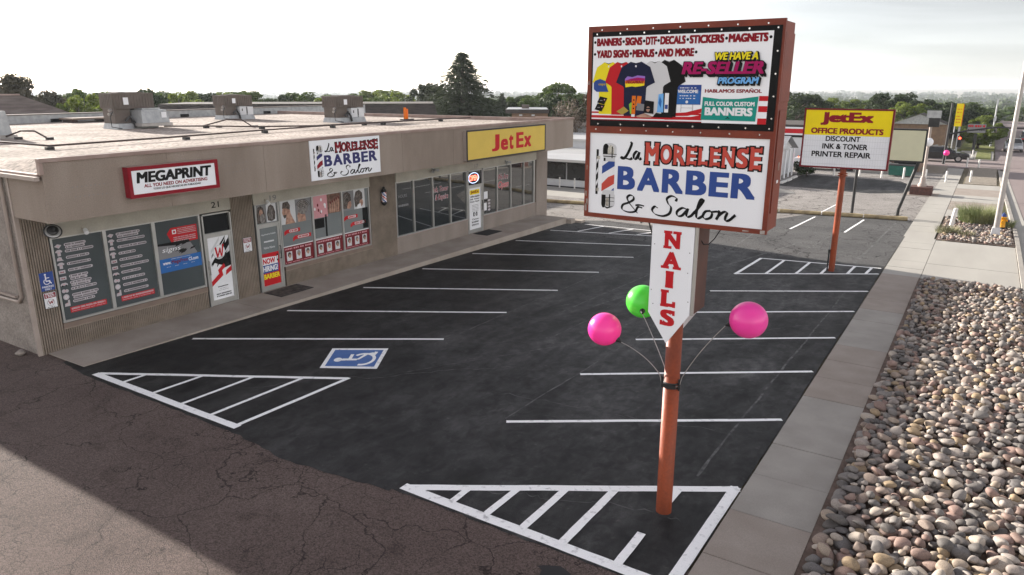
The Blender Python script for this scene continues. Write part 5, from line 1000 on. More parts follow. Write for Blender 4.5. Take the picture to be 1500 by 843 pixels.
mb.m('black'); mb.poly([(A(.38),B(.05)),(A(.40),B(.105)),(A(.44),B(.09)),(A(.47),B(.11)),(A(.50),B(.05))],c2+.002); mb.m('sky_blue'); mb.poly([(A(.405),B(.11)),(A(.41),B(.32)),(A(.438),B(.33)),(A(.442),B(.11))],c2+.0024); mb.m('blue'); mb.poly([(A(.412),B(.22)),(A(.418),B(.30)),(A(.43),B(.24)),(A(.425),B(.16))],c2+.0028); mb.m('white'); mb.rect(A(.447),A(.470),B(.11),B(.335),c2+.0024); mb.m('royal'); mb.rect(A(.45),A(.467),B(.15),B(.20),c2+.0028)
def shad(t, a0,a1,b0,b1, fill, d, sh=.18, k=0):
    mb.m('black'); g = .010
    for i in range(4): mb.text(t,a0+d*i/3-g,a1+d*i/3+g,b0-d*i/3-g,b1-d*i/3+g,c2+.003+.0003*i+k,.085,sh)
    mb.m(fill); mb.text(t,a0,a1,b0,b1,c2+.006+k,.055,sh)
shad('WE HAVE A',A(.712),A(.935),B(.70),B(.785),'yellow',.016,k=.004); shad('RE-SELLER',A(.535),A(.968),B(.545),B(.690),'magenta',.028); shad('PROGRAM',A(.735),A(.948),B(.44),B(.515),'sky_blue',.018)
mb.m('deep_red'); mb.text('HABLAMOS ESPAÑOL',A(.668),A(.966),B(.342),B(.392),c,.045)
mb.m('blue'); mb.m('royal'); mb.rect(A(.502),A(.648),B(.205),B(.43),c+.001); mb.m('blue'); mb.rect(A(.506),A(.644),B(.21),B(.36),c+.0015); mb.m('white'); mb.text('WELCOME',A(.518),A(.632),B(.335),B(.375),c+.003,.05); mb.disc(A(.572),B(.235),.018,c+.003,14); [dashes(mb,A(.53),A(.62),B(q),.01,c+.003,.01,.03,.008) for q in (.395,.305,.275)]
mb.m('mid_grey'); mb.rect(A(.54),A(.542),B(.12),B(.205),c+.001); mb.rect(A(.605),A(.607),B(.13),B(.205),c+.001); mb.rect(A(.54),A(.607),B(.165),B(.168),c+.0013)
mb.m('teal'); mb.poly([(A(.66),B(.295)),(A(.75),B(.272)),(A(.85),B(.275)),(A(.952),B(.305)),(A(.945),B(.03)),(A(.655),B(.035))],c+.003); mb.m('white'); mb.text('FULL COLOR CUSTOM',A(.672),A(.935),B(.195),B(.245),c+.005,.05); mb.text('BANNERS',A(.675),A(.928),B(.085),B(.180),c+.005,.065); mb.m('black'); mb.poly([(A(.785),B(.045)),(A(.80),B(.075)),(A(.815),B(.05)),(A(.80),B(.06))],c+.005)
mb.build('banner_print', ban)
mb = MB(**SF).m('chrome')
for i in range(8):
    x = bx0+.07+i*(bx1-bx0-.12)/7; mb.disc(x,bz1-.028,.011,.0125,8); mb.disc(x+.05 if i<7 else x,bz0+.03,.011,.0125,8)
for i in range(4): mb.disc(bx1-.035,bz0+.15+i*.26,.011,.0125,8)
for i in range(7): mb.disc(X0+.2+i*.36,6.90,.010,.0015,8); mb.disc(X0+.15+i*.37,5.61,.010,.0015,8)
mb.build('screw', sg)
# arrow shaped NAILS panel on both sides of a narrow box
NA = [(-3.685,4.38),(-3.685,3.12),(-3.40,2.70),(-3.09,3.16),(-3.09,4.38)]
mb = MB(**SF).m('sign_white'); mb.prism(NA, -.035, -.012); mb.m('aluminium'); mb.box(-3.085,-3.045,3.16,4.38,-.06,-.02); mb.m('sign_white'); mb.prism(NA, -.545, -.525); mb.build('arrow_panel', sg)
mb = MB(**SF).m('brown_side'); mb.box(-3.67,-3.05,3.17,4.38,-.52,-.062); mb.build('box', sg)
mb = MB(**SF)
for ch,z1,z0,x0,x1 in (('N',4.30,4.06,-3.50,-3.28),('A',4.02,3.78,-3.51,-3.27),('I',3.745,3.51,-3.455,-3.345),('L',3.475,3.235,-3.505,-3.30),('S',3.20,2.955,-3.505,-3.295)):
    mb.m('red'); mb.text(ch,x0,x1,z0,z1,-.0095,.06); e = .0008; k = -.0095+.001
    S_ = {'N':[(x0+.045,z0),(x0+.045,z1),(x1-.045,z1)],'A':[(x0+.035,z0),(x1-.035,z0)],'I':[((x0+x1)/2,z0),((x0+x1)/2,z1)],'L':[(x0+.05,z0),(x0+.05,z1)],'S':[]}[ch]
    for i,(x,z) in enumerate(S_): mb.rect(x-.058,x+.058,z-.002 if z == z0 else z-.035,z+.035 if z == z0 else z+.002,k+.0003*i)
    if ch == 'L': mb.rect(x1-.04,x1+.004,z0,z0+.085,k+.0012)
    if ch == 'S': mb.rect(x0,x0+.035,z0+.01,z0+.08,k); mb.rect(x1-.035,x1,z1-.08,z1-.01,k)
mb.build('lettering', sg)
mb = MB(**SF).m('mid_grey'); [mb.disc(x,z,.008,-.0105,8) for x,z in ((-3.64,4.1),(-3.14,4.03),(-3.655,3.45),(-3.12,3.35),(-3.15,3.75),(-3.62,3.25))]; mb.build('screw', sg)
mb = MB().m('black_metal'); mb.tube([(-3.98,9.5,4.40),(-3.93,9.5,4.33),(-3.88,9.5,4.40)],.008,6); mb.tube([(-3.83,9.5,4.40),(-3.76,9.5,4.2),(-3.72,9.5,4.10),(-3.68,9.5,4.08)],.010,6)
mb.tube([(-2.78,9.5,4.40),(-2.88,9.5,4.22),(-2.95,9.5,4.14),(-3.02,9.5,4.13),(-3.06,9.5,4.19),(-3.02,9.5,4.22),(-2.98,9.5,4.19)],.008,6); mb.tube([(-2.74,9.5,4.40),(-2.70,9.5,4.35),(-2.66,9.5,4.39)],.008,6); mb.build('wire', sg)

# balloons on bent rods strapped to the pole
st = thing('strap_bracket', 'black straps clamping the balloon rods round the orange pole', 'bracket', (PX,PY,1.98))
mb = MB(o=(PX,PY,0)).m('black_metal'); [mb.lathe([(.114,z),(.126,z),(.126,z+.022),(.114,z+.022)],seg=24) for z in (1.97,2.035)]; mb.box(-.10,.10,-.13,-.10,1.985,2.04); mb.m('steel'); mb.lathe([(.114,2.0),(.120,2.0),(.120,2.018),(.114,2.018)],seg=24); mb.build('strap', st)
def balloon(label, c, mat, base, mid, knot):
    t = thing('balloon', label, 'balloon', c, 'round balloons on rods around the sign pole')
    mb = MB(o=c).m(mat); mb.ball((0,0,0),.25,40,24,(1,1,.985)); mb.build('ball', t)
    k = np.array(c)+.25*np.array(knot)/np.linalg.norm(knot); d = np.array(knot)/np.linalg.norm(knot)
    mb = MB().m('black_metal'); mb.tube([tuple(k-d*.02),tuple(k+d*.02),tuple(k+d*.07)],[.045,.035,.012],12); mb.build('plug', t)
    b = np.array(base); P = [b, b+(np.array(mid)-b)*.15+np.array([0,0,.07])]; k2 = k+d*.06
    for s in np.linspace(.1,1,10): P.append((1-s)**2*P[1]+2*s*(1-s)*np.array(mid)+s*s*k2)
    mb = MB().m('steel' if mat != 'balloon_green' else 'galv'); mb.tube([tuple(p) for p in P], .006, 6); mb.m('black_metal'); mb.tube([tuple(b-np.array([0,0,.05])),tuple(b+np.array([0,0,.12]))],.016,8); mb.build('rod', t)
balloon('glossy pink balloon left of the sign pole and lowest of the three', (-4.42,9.47,2.68), 'balloon_pink', (PX-.13,PY-.05,2.0), (-3.72,9.45,2.42), (.80,0,-.45))
balloon('glossy pink balloon right of the sign pole', (-2.34,9.50,3.18), 'balloon_pink', (PX+.13,PY-.05,2.0), (-2.98,9.48,2.62), (-.72,-.05,-.30))
balloon('lime green balloon half hidden behind the NAILS panel', (-4.01,9.90,3.07), 'balloon_green', (PX-.09,PY+.08,2.0), (-3.70,9.75,2.5), (.35,-.85,-.30))

# ================================================================== SECOND POLE SIGN AND THE FAR LOT
JX, JY = -4.12, 27.98; JZ = gz(JX,JY)
js = thing('pole_sign', 'yellow and white JetEx office products letter board on an orange pole', 'sign', (JX,JY,JZ))
mb = MB(o=(JX,JY,0)).m('pole_orange'); mb.tube([(0,0,JZ-.2),(0,0,3.36)],.105,20); mb.lathe([(.10,3.10),(.16,3.11),(.16,3.14),(.10,3.15)]); mb.lathe([(.10,3.17),(.16,3.18),(.16,3.21),(.10,3.22)]); mb.m('black_metal'); mb.tube([(-.14,-.03,JZ),(-.14,-.03,JZ+.75)],.025,8); mb.box(-.17,-.10,-.06,.0,JZ+.68,JZ+.80); mb.build('pole', js)
X0,X1,Z0,Z1 = -5.57,-2.72,3.375,5.41; YF = 27.82; JF = dict(o=(0,YF,0),u=(1,0,0),v=(0,0,1),n=(0,-1,0))
mb = MB().m('rust_red'); mb.box(X0+.01,X1-.01,YF+.03,YF+.32,Z0+.01,Z1-.01); mb.build('cabinet', js)
mb = MB().m('maroon'); fw=.055; mb.box(X0,X1,YF,YF+.05,Z1-fw,Z1); mb.box(X0,X1,YF,YF+.05,Z0,Z0+fw); mb.box(X0,X0+fw,YF,YF+.05,Z0+fw,Z1-fw); mb.box(X1-fw,X1,YF,YF+.05,Z0+fw,Z1-fw); mb.build('frame', js)
zs_ = Z0+(Z1-Z0)*.555
mb = MB(**JF).m('sign_yellow'); mb.box(X0+fw,X1-fw,zs_,Z1-fw,-.03,-.012); mb.m('white'); mb.box(X0+fw,X1-fw,Z0+fw,zs_-.002,-.03,-.014); mb.m('light_grey')
for i in range(5): mb.rect(X0+fw,X1-fw,Z0+.14+i*.20,Z0+.15+i*.20,-.0125)
for i in range(34): x = X0+.12+i*.08; mb.rect(x,x+.006,Z0+fw,zs_-.01,-.0120)
mb.build('face', js)
mb = MB(**JF); A = lambda s: X0+s*(X1-X0); B = lambda q: Z0+q*(Z1-Z0); c = -.0095
mb.m('deep_red'); mb.text('JetEx',A(.195),A(.785),B(.72),B(.945),c,.07); mb.text('OFFICE PRODUCTS',A(.095),A(.905),B(.58),B(.68),c,.06); mb.m('black'); mb.text('DISCOUNT',A(.275),A(.665),B(.455),B(.545),c,.035); mb.text('INK & TONER',A(.245),A(.755),B(.325),B(.42),c,.035); mb.text('PRINTER REPAIR',A(.13),A(.80),B(.19),B(.285),c,.035); mb.build('lettering', js)

bs = thing('blank_sign', 'large blank pale yellow sign board on two thin black legs, one of them bent', 'sign', (-4.4,42.5,gz(0,42.5)))
mb = MB().m('black_metal'); mb.box(-5.75,-2.56,42.45,42.75,2.40,4.06); mb.build('cabinet', bs)
mb = MB().m('blank_sign'); mb.box(-5.68,-2.64,42.42,42.455,2.48,3.98); mb.build('face', bs)
mb = MB().m('black_metal'); mb.tube([(-5.6,42.6,-.7),(-5.6,42.6,2.4)],.075,10); mb.build('leg', bs)
mb = MB().m('black_metal'); mb.tube([(-3.43,42.6,-.7),(-3.41,42.6,-.05),(-2.80,42.6,2.4)],.085,10); mb.build('leg', bs)

# log kerb: separate timbers end to end
def timber(a, b):
    L = math.hypot(b[0]-a[0], b[1]-a[1]); o = MB(); d = ((b[0]-a[0])/L,(b[1]-a[1])/L,SL*(b[1]-a[1])/L); z = gz(*a)
    o.m('log_kerb'); o.tube([(a[0]+d[0]*s,a[1]+d[1]*s,z+.10+d[2]*s) for s in np.linspace(.03,L-.03,6)], [.11+random.uniform(-.012,.012) for _ in range(6)], 8)
    tag(o.build('timber', None, (a[0],a[1],z)), 'weathered yellowish timber in the low log kerb along the far lot', 'timber', 'timbers of the log kerb')
kp = [(-24,36.2),(-21.3,36.95),(-18.9,37.4),(-16.4,38.3),(-13.9,39.2),(-11.5,40.1),(-9.0,40.92),(-6.9,41.35),(-4.9,41.7),(-2.85,42.0)]
for a,b in zip(kp[:-1],kp[1:]): timber(a,b)

# white diner-like building with a metal roof
wb = thing('white_building', 'low white building with a bright metal awning and dark windows behind the shop', 'building', (-22,44,gz(0,44))); z0 = gz(0,44)
mb = MB().m('white_wall'); mb.box(-40,-20.5,43.6,52,z0-.2,1.42); mb.box(-38,-21.5,46,52,1.9,2.45); mb.build('wall', wb)
mb = MB().m('metal_roof'); mb.add([(-40.2,42.9,1.40),(-20.3,42.9,1.40),(-20.3,45.5,1.95),(-40.2,45.5,1.95)],[(0,1,2,3)]); mb.box(-40.2,-20.3,42.86,42.9,1.28,1.45); mb.box(-40,-20.5,45.5,52,1.9,1.97); mb.box(-38.2,-21.3,45.8,52,2.45,2.58); mb.build('roof', wb)
mb = MB().m('black'); mb.box(-40.2,-20.3,42.91,43.5,1.22,1.30); mb.build('fascia', wb)
for a,b in ((-25.05,-23.6),(-23.5,-21.2)):
    mb = MB().m('black_metal'); mb.box(a,b,43.56,43.62,.05,1.22); f = mb.build('window', wb); g = MB().m('dark_glass'); g.box(a+.06,b-.06,43.54,43.565,.11,1.18); g.build('pane', f)
mb = MB().m('black'); mb.box(-40,-20.5,43.55,43.6,z0-.1,z0+.12); mb.build('base_strip', wb)

# ---- trees
def leaf_cloud(r, clumps, per, size, sq=1., droop=0., spread=.30, top=1.0):
    """clumps: list of (centre, radius); leaf-sized faces scattered over each clump"""
    V = []; Fc = []
    for (c, rr) in clumps:
        d = r.normal(size=(per,3)); d /= np.linalg.norm(d,axis=1)[:,None]; rad_ = rr*(.55+.45*r.random(per))[:,None]
        p = np.array(c)+d*rad_*np.array([1,1,sq]); n = d+r.normal(size=(per,3))*.7; n /= np.linalg.norm(n,axis=1)[:,None]
        a = np.cross(n, r.normal(size=(per,3))); a /= np.linalg.norm(a,axis=1)[:,None]; b = np.cross(n,a); s = size*(.6+.8*r.random(per))[:,None]
        q = np.stack([p-a*s*.5-b*s*.35, p+a*s*.5-b*s*.35, p+a*s*.35+b*s*.5, p-a*s*.45+b*s*.4],1); k = sum(len(x) for x in V)*1
        V.append(q.reshape(-1,3)); Fc.append(np.arange(per*4).reshape(-1,4)+k)
    return np.concatenate(V), np.concatenate(Fc)
def mesh_np(name, V, Fc, mat, smooth=False):
    me = bpy.data.meshes.new(name); me.vertices.add(len(V)); me.vertices.foreach_set('co', V.astype(np.float32).ravel()); k = Fc.shape[1]
    me.loops.add(Fc.size); me.loops.foreach_set('vertex_index', Fc.astype(np.int32).ravel()); me.polygons.add(len(Fc)); me.polygons.foreach_set('loop_start', (np.arange(len(Fc))*k).astype(np.int32)); me.polygons.foreach_set('loop_total', np.full(len(Fc),k,np.int32)); me.update(); me.validate(); me.materials.append(MATS[mat]); return me
def tree_meshes(kind, seed, mat):
    """unit tree: height 1, crown half-width about .5 before scaling"""
    r = np.random.default_rng(seed); cl = []; tr = MB().m('bark')
    if kind == 'broad':
        tr.tube([(0,0,0),(.01,0,.2),(.0,.01,.45),(.02,0,.75)], [.035,.028,.02,.008], 8)
        n = 46
        for i in range(n):
            t = r.uniform(.22,.95); w_ = .46*math.sin(math.pi*min(1,(t-.12)/.92))**.6; a = r.uniform(0,6.28); q = w_*math.sqrt(r.uniform(.12,1))
            c = (q*math.cos(a), q*math.sin(a), t); cl.append((c, r.uniform(.065,.13)))
            if i%3 == 0: tr.tube([(0,0,max(.15,t-.25)),(c[0]*.5,c[1]*.5,t-.10),(c[0],c[1],t)], [.014,.009,.004], 5, False)
        V, Fc = leaf_cloud(r, cl, 190, .029, .8)
    elif kind == 'conifer':
        tr.tube([(0,0,0),(0,0,.5),(0,0,.98)], [.028,.018,.003], 8); Vs = []; Fs = []; k = 0
        for lev in range(38):
            t = .08+.90*lev/37; R_ = .46*(1-t**1.25)**1.05*(1+.08*math.sin(lev*2.1))+.012; nb = max(5,int(15*(1-t))+4)
            for b in range(nb):
                a = 6.283*b/nb+lev*.7+r.normal(0,.18); L = R_*r.uniform(.72,1.12); zz = t+r.normal(0,.006)
                m_ = int(26+90*L); s = r.random(m_); dz = .10*L*np.sin(3*s)-.20*L*s+.02
                p = np.stack([L*s*np.cos(a), L*s*np.sin(a), zz+dz-.02*r.random(m_)],1)+r.normal(0,.006+.016*L,(m_,3))*np.array([1,1,.8])
                d = np.stack([np.cos(a)+r.normal(0,.5,m_), np.sin(a)+r.normal(0,.5,m_), r.normal(-.35,.3,m_)],1); d /= np.linalg.norm(d,axis=1)[:,None]
                e = np.cross(d, r.normal(size=(m_,3))); e /= np.linalg.norm(e,axis=1)[:,None]; sz = (.012+.012*r.random(m_))[:,None]
                q = np.stack([p-e*sz*.32,p+e*sz*.32,p+d*sz*1.5+e*sz*.08,p+d*sz*1.5-e*sz*.08],1); Vs.append(q.reshape(-1,3)); Fs.append(np.arange(m_*4).reshape(-1,4)+k); k += m_*4
        V, Fc = np.concatenate(Vs), np.concatenate(Fs)
    elif kind == 'bare':
        tr.tube([(0,0,0),(.01,0,.25),(0,0,.4)], [.04,.03,.02], 8)
        for i in range(16): a = r.uniform(0,6.28); w_ = r.uniform(.15,.45); tr.tube([(0,0,.2+.02*i),(w_*.5*math.cos(a),w_*.5*math.sin(a),.45+.02*i),(w_*math.cos(a),w_*math.sin(a),.62+.024*i)],[.016,.009,.003],5,False); cl.append(((w_*.8*math.cos(a),w_*.8*math.sin(a),.55+.024*i),.16))
        V, Fc = leaf_cloud(r, cl, 110, .020, 1)
    else:                                        # bush
        for i in range(26): a = r.uniform(0,6.28); q = .42*math.sqrt(r.random()); cl.append(((q*math.cos(a),q*math.sin(a),r.uniform(.15,.82*(1-.4*q))),r.uniform(.09,.17)))
        tr.tube([(0,0,0),(0,0,.4)],[.03,.01],6); V, Fc = leaf_cloud(r, cl, 100, .05, .9)
    cm = mesh_np('crown', V, Fc, mat); o = tr.build('trunk_tmp'); tm = o.data; bpy.data.objects.remove(o); tm.name = 'trunk'; return cm, tm
TM = {}
def tree(name, label, x, y, top, width, kind, mat, group=None, seed=0):
    k = (kind, mat, seed%3)
    if k not in TM: TM[k] = tree_meshes(kind, 11+seed%3*5+len(TM), mat)
    z = float(TZ(math.hypot(x,y), math.atan2(y,x))) if math.hypot(x,y) > 60 else gz(x,y); h = top-z
    t = thing(name, label, 'tree' if kind != 'bush' else 'bush', (x,y,z), group); t.scale = (width,width,h); t.rotation_euler[2] = random.uniform(0,6.28)
    for nm, me in (('crown',TM[k][0]),('trunk',TM[k][1])): o = bpy.data.objects.new(nm, me); COL.objects.link(o); o.parent = t
    return t
TREES = [
 ('broad_tree','dark brownish tree at the left edge rising behind the shingled roof',-63.9,28.6,6.9,7.5,'broad','leaf_brown',0),
 ('broad_tree','green two-humped tree just left of the nearest rooftop unit',-66.2,35.2,6.2,6.0,'broad','leaf_mid',1),
 ('broad_tree','pale green tree beside the sloping end of the shingled roof',-57.4,29.8,5.5,4.2,'broad','leaf_light',2),
 ('broad_tree','dark tree partly behind the ribbed cabinet of the nearest rooftop unit',-66,40.5,5.8,5.0,'broad','leaf_dark',0),
 ('broad_tree','distant mid green tree in the gap right of the nearest rooftop unit',-117.6,76.0,5.2,10,'broad','leaf_mid',2),
 ('broad_tree','yellowish green tree in the middle of the gap between the two left rooftop units',-92,62.7,4.3,7.5,'broad','leaf_light',1),
 ('broad_tree','dark round tree directly left of the farthest rooftop unit',-77.4,55.1,5.2,5.4,'broad','leaf_dark',2),
 ('broad_tree','green tree standing behind the farthest rooftop unit',-69.5,54.0,5.4,5.8,'broad','leaf_mid',0),
 ('broad_tree','dark tree directly right of the farthest rooftop unit',-69.6,58.1,5.1,5.4,'broad','leaf_dark',1),
 ('broad_tree','wide light green tree midway between the farthest unit and the unit by the pipe',-70.9,63.2,5.4,8.2,'broad','leaf_mid',2),
 ('broad_tree','small bright green tree touching the left side of the unit by the pipe',-58.1,55.0,4.8,4.5,'broad','leaf_light',0),
 ('broad_tree','light green tree directly right of the rooftop unit with cables',-81.8,87.8,5.2,8.0,'broad','leaf_light',1),
 ('broad_tree','bright yellow green tree left of the dark pine by the tall conifer',-72.7,82.6,5.0,8.0,'broad','leaf_light',2),
 ('pine_tree','dark rounded pine close to the left side of the tall conifer',-51.7,63.7,6.3,5.2,'broad','needle',1),
 ('conifer','tall dark spruce, the tallest tree in the photo, behind the shop roof',-42.7,58.0,9.05,15,'conifer','needle',0),
 ('conifer','short dark conifer just right of the tall spruce',-46.8,71.0,5.2,6.0,'conifer','needle',1),
 ('broad_tree','mid green tree behind the short conifer',-49.8,80.9,5.2,7.0,'broad','leaf_mid',1),
 ('broad_tree','dense green tree above the low dark-roofed house',-49.1,87.1,6.3,9,'broad','leaf_mid',0),
 ('bush','brown leafless thicket at the right end of the shop roof',-29.7,54.4,4.9,4.0,'bare','twig',0),
 ('broad_tree','olive green tree touching the left edge of the tall pole sign',-29.2,58.7,5.9,5.0,'broad','leaf_brown',2),
 ('broad_tree','dark tree between the spruce and the leafless thicket',-39.7,70.9,5.0,5.5,'broad','leaf_dark',1),
 ('broad_tree','dark green tree touching the right edge of the tall pole sign',-22.6,107.6,5.5,9.5,'broad','leaf_dark',1),
 ('broad_tree','pale green tree right above the left half of the letter board',-22.1,138.1,4.0,9.5,'broad','leaf_light',2),
 ('broad_tree','mid green tree right above the right half of the letter board',-19.0,140,3.6,9,'broad','leaf_mid',0),
 ('broad_tree','large dark tree above the blank pale sign',-12.3,119.4,5.0,8.5,'broad','leaf_dark',2),
 ('broad_tree','mid green tree behind the dark street pole at the crossing',-10.5,139.6,3.9,8.5,'broad','leaf_mid',1),
 ('broad_tree','green tree behind the tall yellow sign',-6.8,129.8,3.6,7.5,'broad','leaf_mid',2),
 ('broad_tree','dark tree to the right of the tall yellow sign',-3.4,128.9,3.5,7.5,'broad','leaf_dark',0),
 ('street_tree','light green street tree leaning over the pavement beyond the crossing',-.9,104.0,2.75,5.2,'broad','leaf_light',0),
 ('broad_tree','small tree beside the far end of the road',5.6,230,1.2,8,'broad','leaf_mid',1),
 ('broad_tree','dark tree behind the white house with columns',-15.4,90.0,3.2,6,'broad','leaf_dark',2),
 ('bush','low dark bush beside the columns of the white house',-11.7,61.5,1.1,1.9,'bush','leaf_dark',0),
 ('broad_tree','dark tree filling the gap behind the small grey-roofed house',-7.6,103.0,2.6,6,'broad','leaf_dark',0),
]
for n_,l_,x,y,tp,wd,kd,mt,sd in TREES: tree(n_,l_,x,y,tp,wd,kd,mt,None,sd)
BR = np.random.default_rng(21)
def belt(pxs, y0, y1, d0, d1, label, group):
    for px in pxs:
        d = BR.uniform(d0,d1); py = BR.uniform(y0,y1); w_ = RW@np.array([px-CX, CY-py, -F]); k = d/math.hypot(w_[0],w_[1]); x, y, top = w_[0]*k, w_[1]*k, CAMZ+w_[2]*k
        tree('broad_tree', label, x, y, top, BR.uniform(5.5,8.5)*d/100, 'broad', ['leaf_mid','leaf_dark','leaf_light','leaf_mid'][int(BR.integers(4))], group, int(BR.integers(3)))
belt(np.linspace(70,640,26)+BR.uniform(-9,9,26), 133, 147, 88, 150, 'leafy tree in the continuous green belt behind the shop roof, none standing out', 'trees of the green belt behind the shops')
belt(np.linspace(690,850,8)+BR.uniform(-9,9,8), 138, 150, 95, 140, 'leafy tree in the green belt between the tall spruce and the tall pole sign', 'trees of the green belt right of the spruce')
belt(np.linspace(1160,1400,16)+BR.uniform(-9,9,16), 146, 160, 110, 175, 'leafy tree in the wooded belt behind the letter board and the blank sign', 'trees of the wooded belt behind the signs')
# far wooded plain that reads as one mass
def far_wood():
    Vs, Fs = [], []; k = 0; r = np.random.default_rng(3)
    def crown(nc, per, sz): return leaf_cloud(r, [((r.normal(0,.20),r.normal(0,.20),r.uniform(.15,.8)),r.uniform(.13,.24)) for _ in range(nc)], per, sz)
    near = [crown(16,26,.10) for _ in range(4)]; far = [crown(7,11,.19) for _ in range(3)]
    n = 5600; rr = 140+2700*r.random(n)**1.9
    for i in range(n):
        a = rad(r.uniform(78,167)); d = rr[i]; x, y = d*math.cos(a), d*math.sin(a)
        if -2-d*.004 < x < 18+d*.012 and y < 420: continue
        if d < 190 and a > rad(112): continue
        s = r.uniform(6,12)*(1+d/2600); h = r.uniform(4.5,9.5)*(1+d/2800); z = TZ(d,a); zmax = 6.2-d*float(np.interp(d,[150,320,700,1500,2900],[.026,.021,.0155,.0115,.0078]))+r.normal(0,.004)*d*.4; h = min(h, zmax-z)
        if h < 1.8: continue
        base, bf = (near[i%4] if d < 520 else far[i%3]); t = r.uniform(0,6.28); cs, sn = math.cos(t), math.sin(t)
        q = base@np.array([[cs,sn,0],[-sn,cs,0],[0,0,1]])*np.array([s,s,h])+np.array([x,y,z]); Vs.append(q); Fs.append(bf+k); k += len(q)
    me = mesh_np('far_woods', np.concatenate(Vs), np.concatenate(Fs), 'leaf_far'); o = bpy.data.objects.new('far_woods', me); COL.objects.link(o); tag(o, 'far-off wooded plain stretching to the hazy horizon', 'woodland', kind='stuff')
far_wood()

# ---- houses behind
h = thing('shingled_house', 'brown shingled roof with a hipped end over a brick wall at the far left', 'house', (-50,17,gz(0,17)))
mb = MB().m('shingle'); mb.add([(-46,8,5.65),(-45.7,20.6,5.65),(-43.6,22.3,4.62),(-43.6,8,4.62),(-52,8,4.7),(-52,22,4.7)],[(3,2,1,0),(0,1,5,4),(1,2,5)]); mb.box(-52,-43.6,8,22.3,4.45,4.6); mb.m('cap'); mb.tube([(-46,8,5.67),(-45.7,20.6,5.67)],.05,6); mb.build('roof', h)
mb = MB().m('brown_wall'); mb.box(-51.5,-44.2,8,21.4,-.3,4.45); mb.build('wall', h)
h = thing('mansard_building', 'long low building with a dark shingled mansard left of the tall spruce', 'building', (-42,44,gz(0,44)))
A_ = (-54.5,34.0); B_ = (-37.6,47.6)
d = np.array([B_[0]-A_[0],B_[1]-A_[1]]); d /= np.linalg.norm(d); nn = np.array([d[1],-d[0]]); L = math.hypot(B_[0]-A_[0],B_[1]-A_[1]); hf = dict(o=(A_[0],A_[1],0),u=(d[0],d[1],0),v=(-nn[0],-nn[1],0),n=(0,0,1))
mb = MB(**hf).m('shingle_dark'); mb.add([(0,0,3.85),(L,0,3.85),(L-.2,.7,4.66),(0,.7,4.66),(0,8,4.66),(L-.2,8,4.66),(L,9,3.85)],[(0,1,2,3),(1,6,5,2)]); mb.box(0,L,.02,.4,3.75,3.84); mb.m('shingle_dark'); mb.box(0,L-.3,.75,8,4.665,4.74); mb.build('roof', h)
mb = MB(**hf).m('brown_wall'); mb.box(.3,L-.3,.5,8,-.5,3.85); mb.build('wall', h)
for i in range(9): mb = MB(**hf).m('black'); a = L*.42+i*1.4; mb.box(a,a+.5,.46,.5,3.0,3.72); mb.build('window', h)
h = thing('dark_roof_house', 'small brown house with a flat dark roof right of the tall spruce', 'house', (-31,51.5,gz(0,51)))
hf = dict(o=(-32.6,50.3,0),u=(.852,.523,0),v=(-.523,.852,0),n=(0,0,1))
mb = MB(**hf).m('shingle_dark'); mb.box(-.2,3.3,0,5,4.0,4.28); mb.m('galv'); mb.box(-.1,3.2,.1,5,4.285,4.33); mb.m('hvac_brown'); mb.box(1.1,1.7,1.4,2,4.33,4.62); mb.build('roof', h)
mb = MB(**hf).m('brown_wall'); mb.box(.3,3.2,.5,5,-.5,4.0); mb.build('wall', h)
for a in (.9,1.9): mb = MB(**hf).m('light_grey'); mb.box(a,a+.25,.46,.5,3.78,3.9); mb.build('window', h)
h = thing('grey_roof_house', 'pale house with a grey roof between the shop roof and the tall pole sign', 'house', (-27,56,gz(0,56)))
mb = MB().m('white_wall'); mb.box(-30,-22,56,62,-1,2.9); mb.build('wall', h); mb = MB().m('concrete_tan'); mb.add([(-30.3,55.6,2.85),(-21.7,55.6,2.85),(-22.5,59,4.3),(-29.5,59,4.3),(-30.3,62,2.85),(-21.7,62,2.85)],[(0,1,2,3),(0,3,4),(1,5,2),(3,2,5,4)]); mb.build('roof', h)
mb = MB().m('black'); mb.box(-24.6,-24.0,55.95,56.0,1.9,2.5); mb.build('window', h)
h = thing('columned_house', 'white house with slim porch columns and a gable beside the tall pole sign', 'house', (-13.5,60,gz(0,60))); z0 = gz(0,60)
mb = MB().m('white_wall'); mb.box(-20,-13.4,57,64,z0-.2,1.5); mb.add([(-13.0,56.5,1.45),(-13.0,61.5,1.45),(-13.0,59.0,2.3)],[(0,1,2)]); mb.build('wall', h)
mb = MB().m('galv'); mb.add([(-12.6,56.0,1.35),(-12.6,59,2.45),(-20,59,2.45),(-20,56.0,1.35),(-12.6,62,1.35),(-20,62,1.35)],[(0,1,2,3),(1,4,5,2)]); mb.build('roof', h)
for y in (57.2,58.5,59.8,61.1): mb = MB().m('white'); mb.tube([(-12.75,y,z0),(-12.75,y,1.4)],.07,8); mb.build('column', h)
t = thing('porch_lamp', 'small warm lamp glowing on the porch wall of the columned house', 'lamp', (-12.3,60.9,.75)); mb = MB(o=(-12.3,60.9,.75)).m('signal_red'); mb.ball((0,0,0),.06,10,8); mb.m('black_metal'); mb.box(-.06,.06,-.06,.06,.06,.1); mb.build('shade', t)
h = thing('striped_building', 'flat-roofed building with a red and white striped fascia behind the letter board', 'building', (-18,71,gz(0,71)))
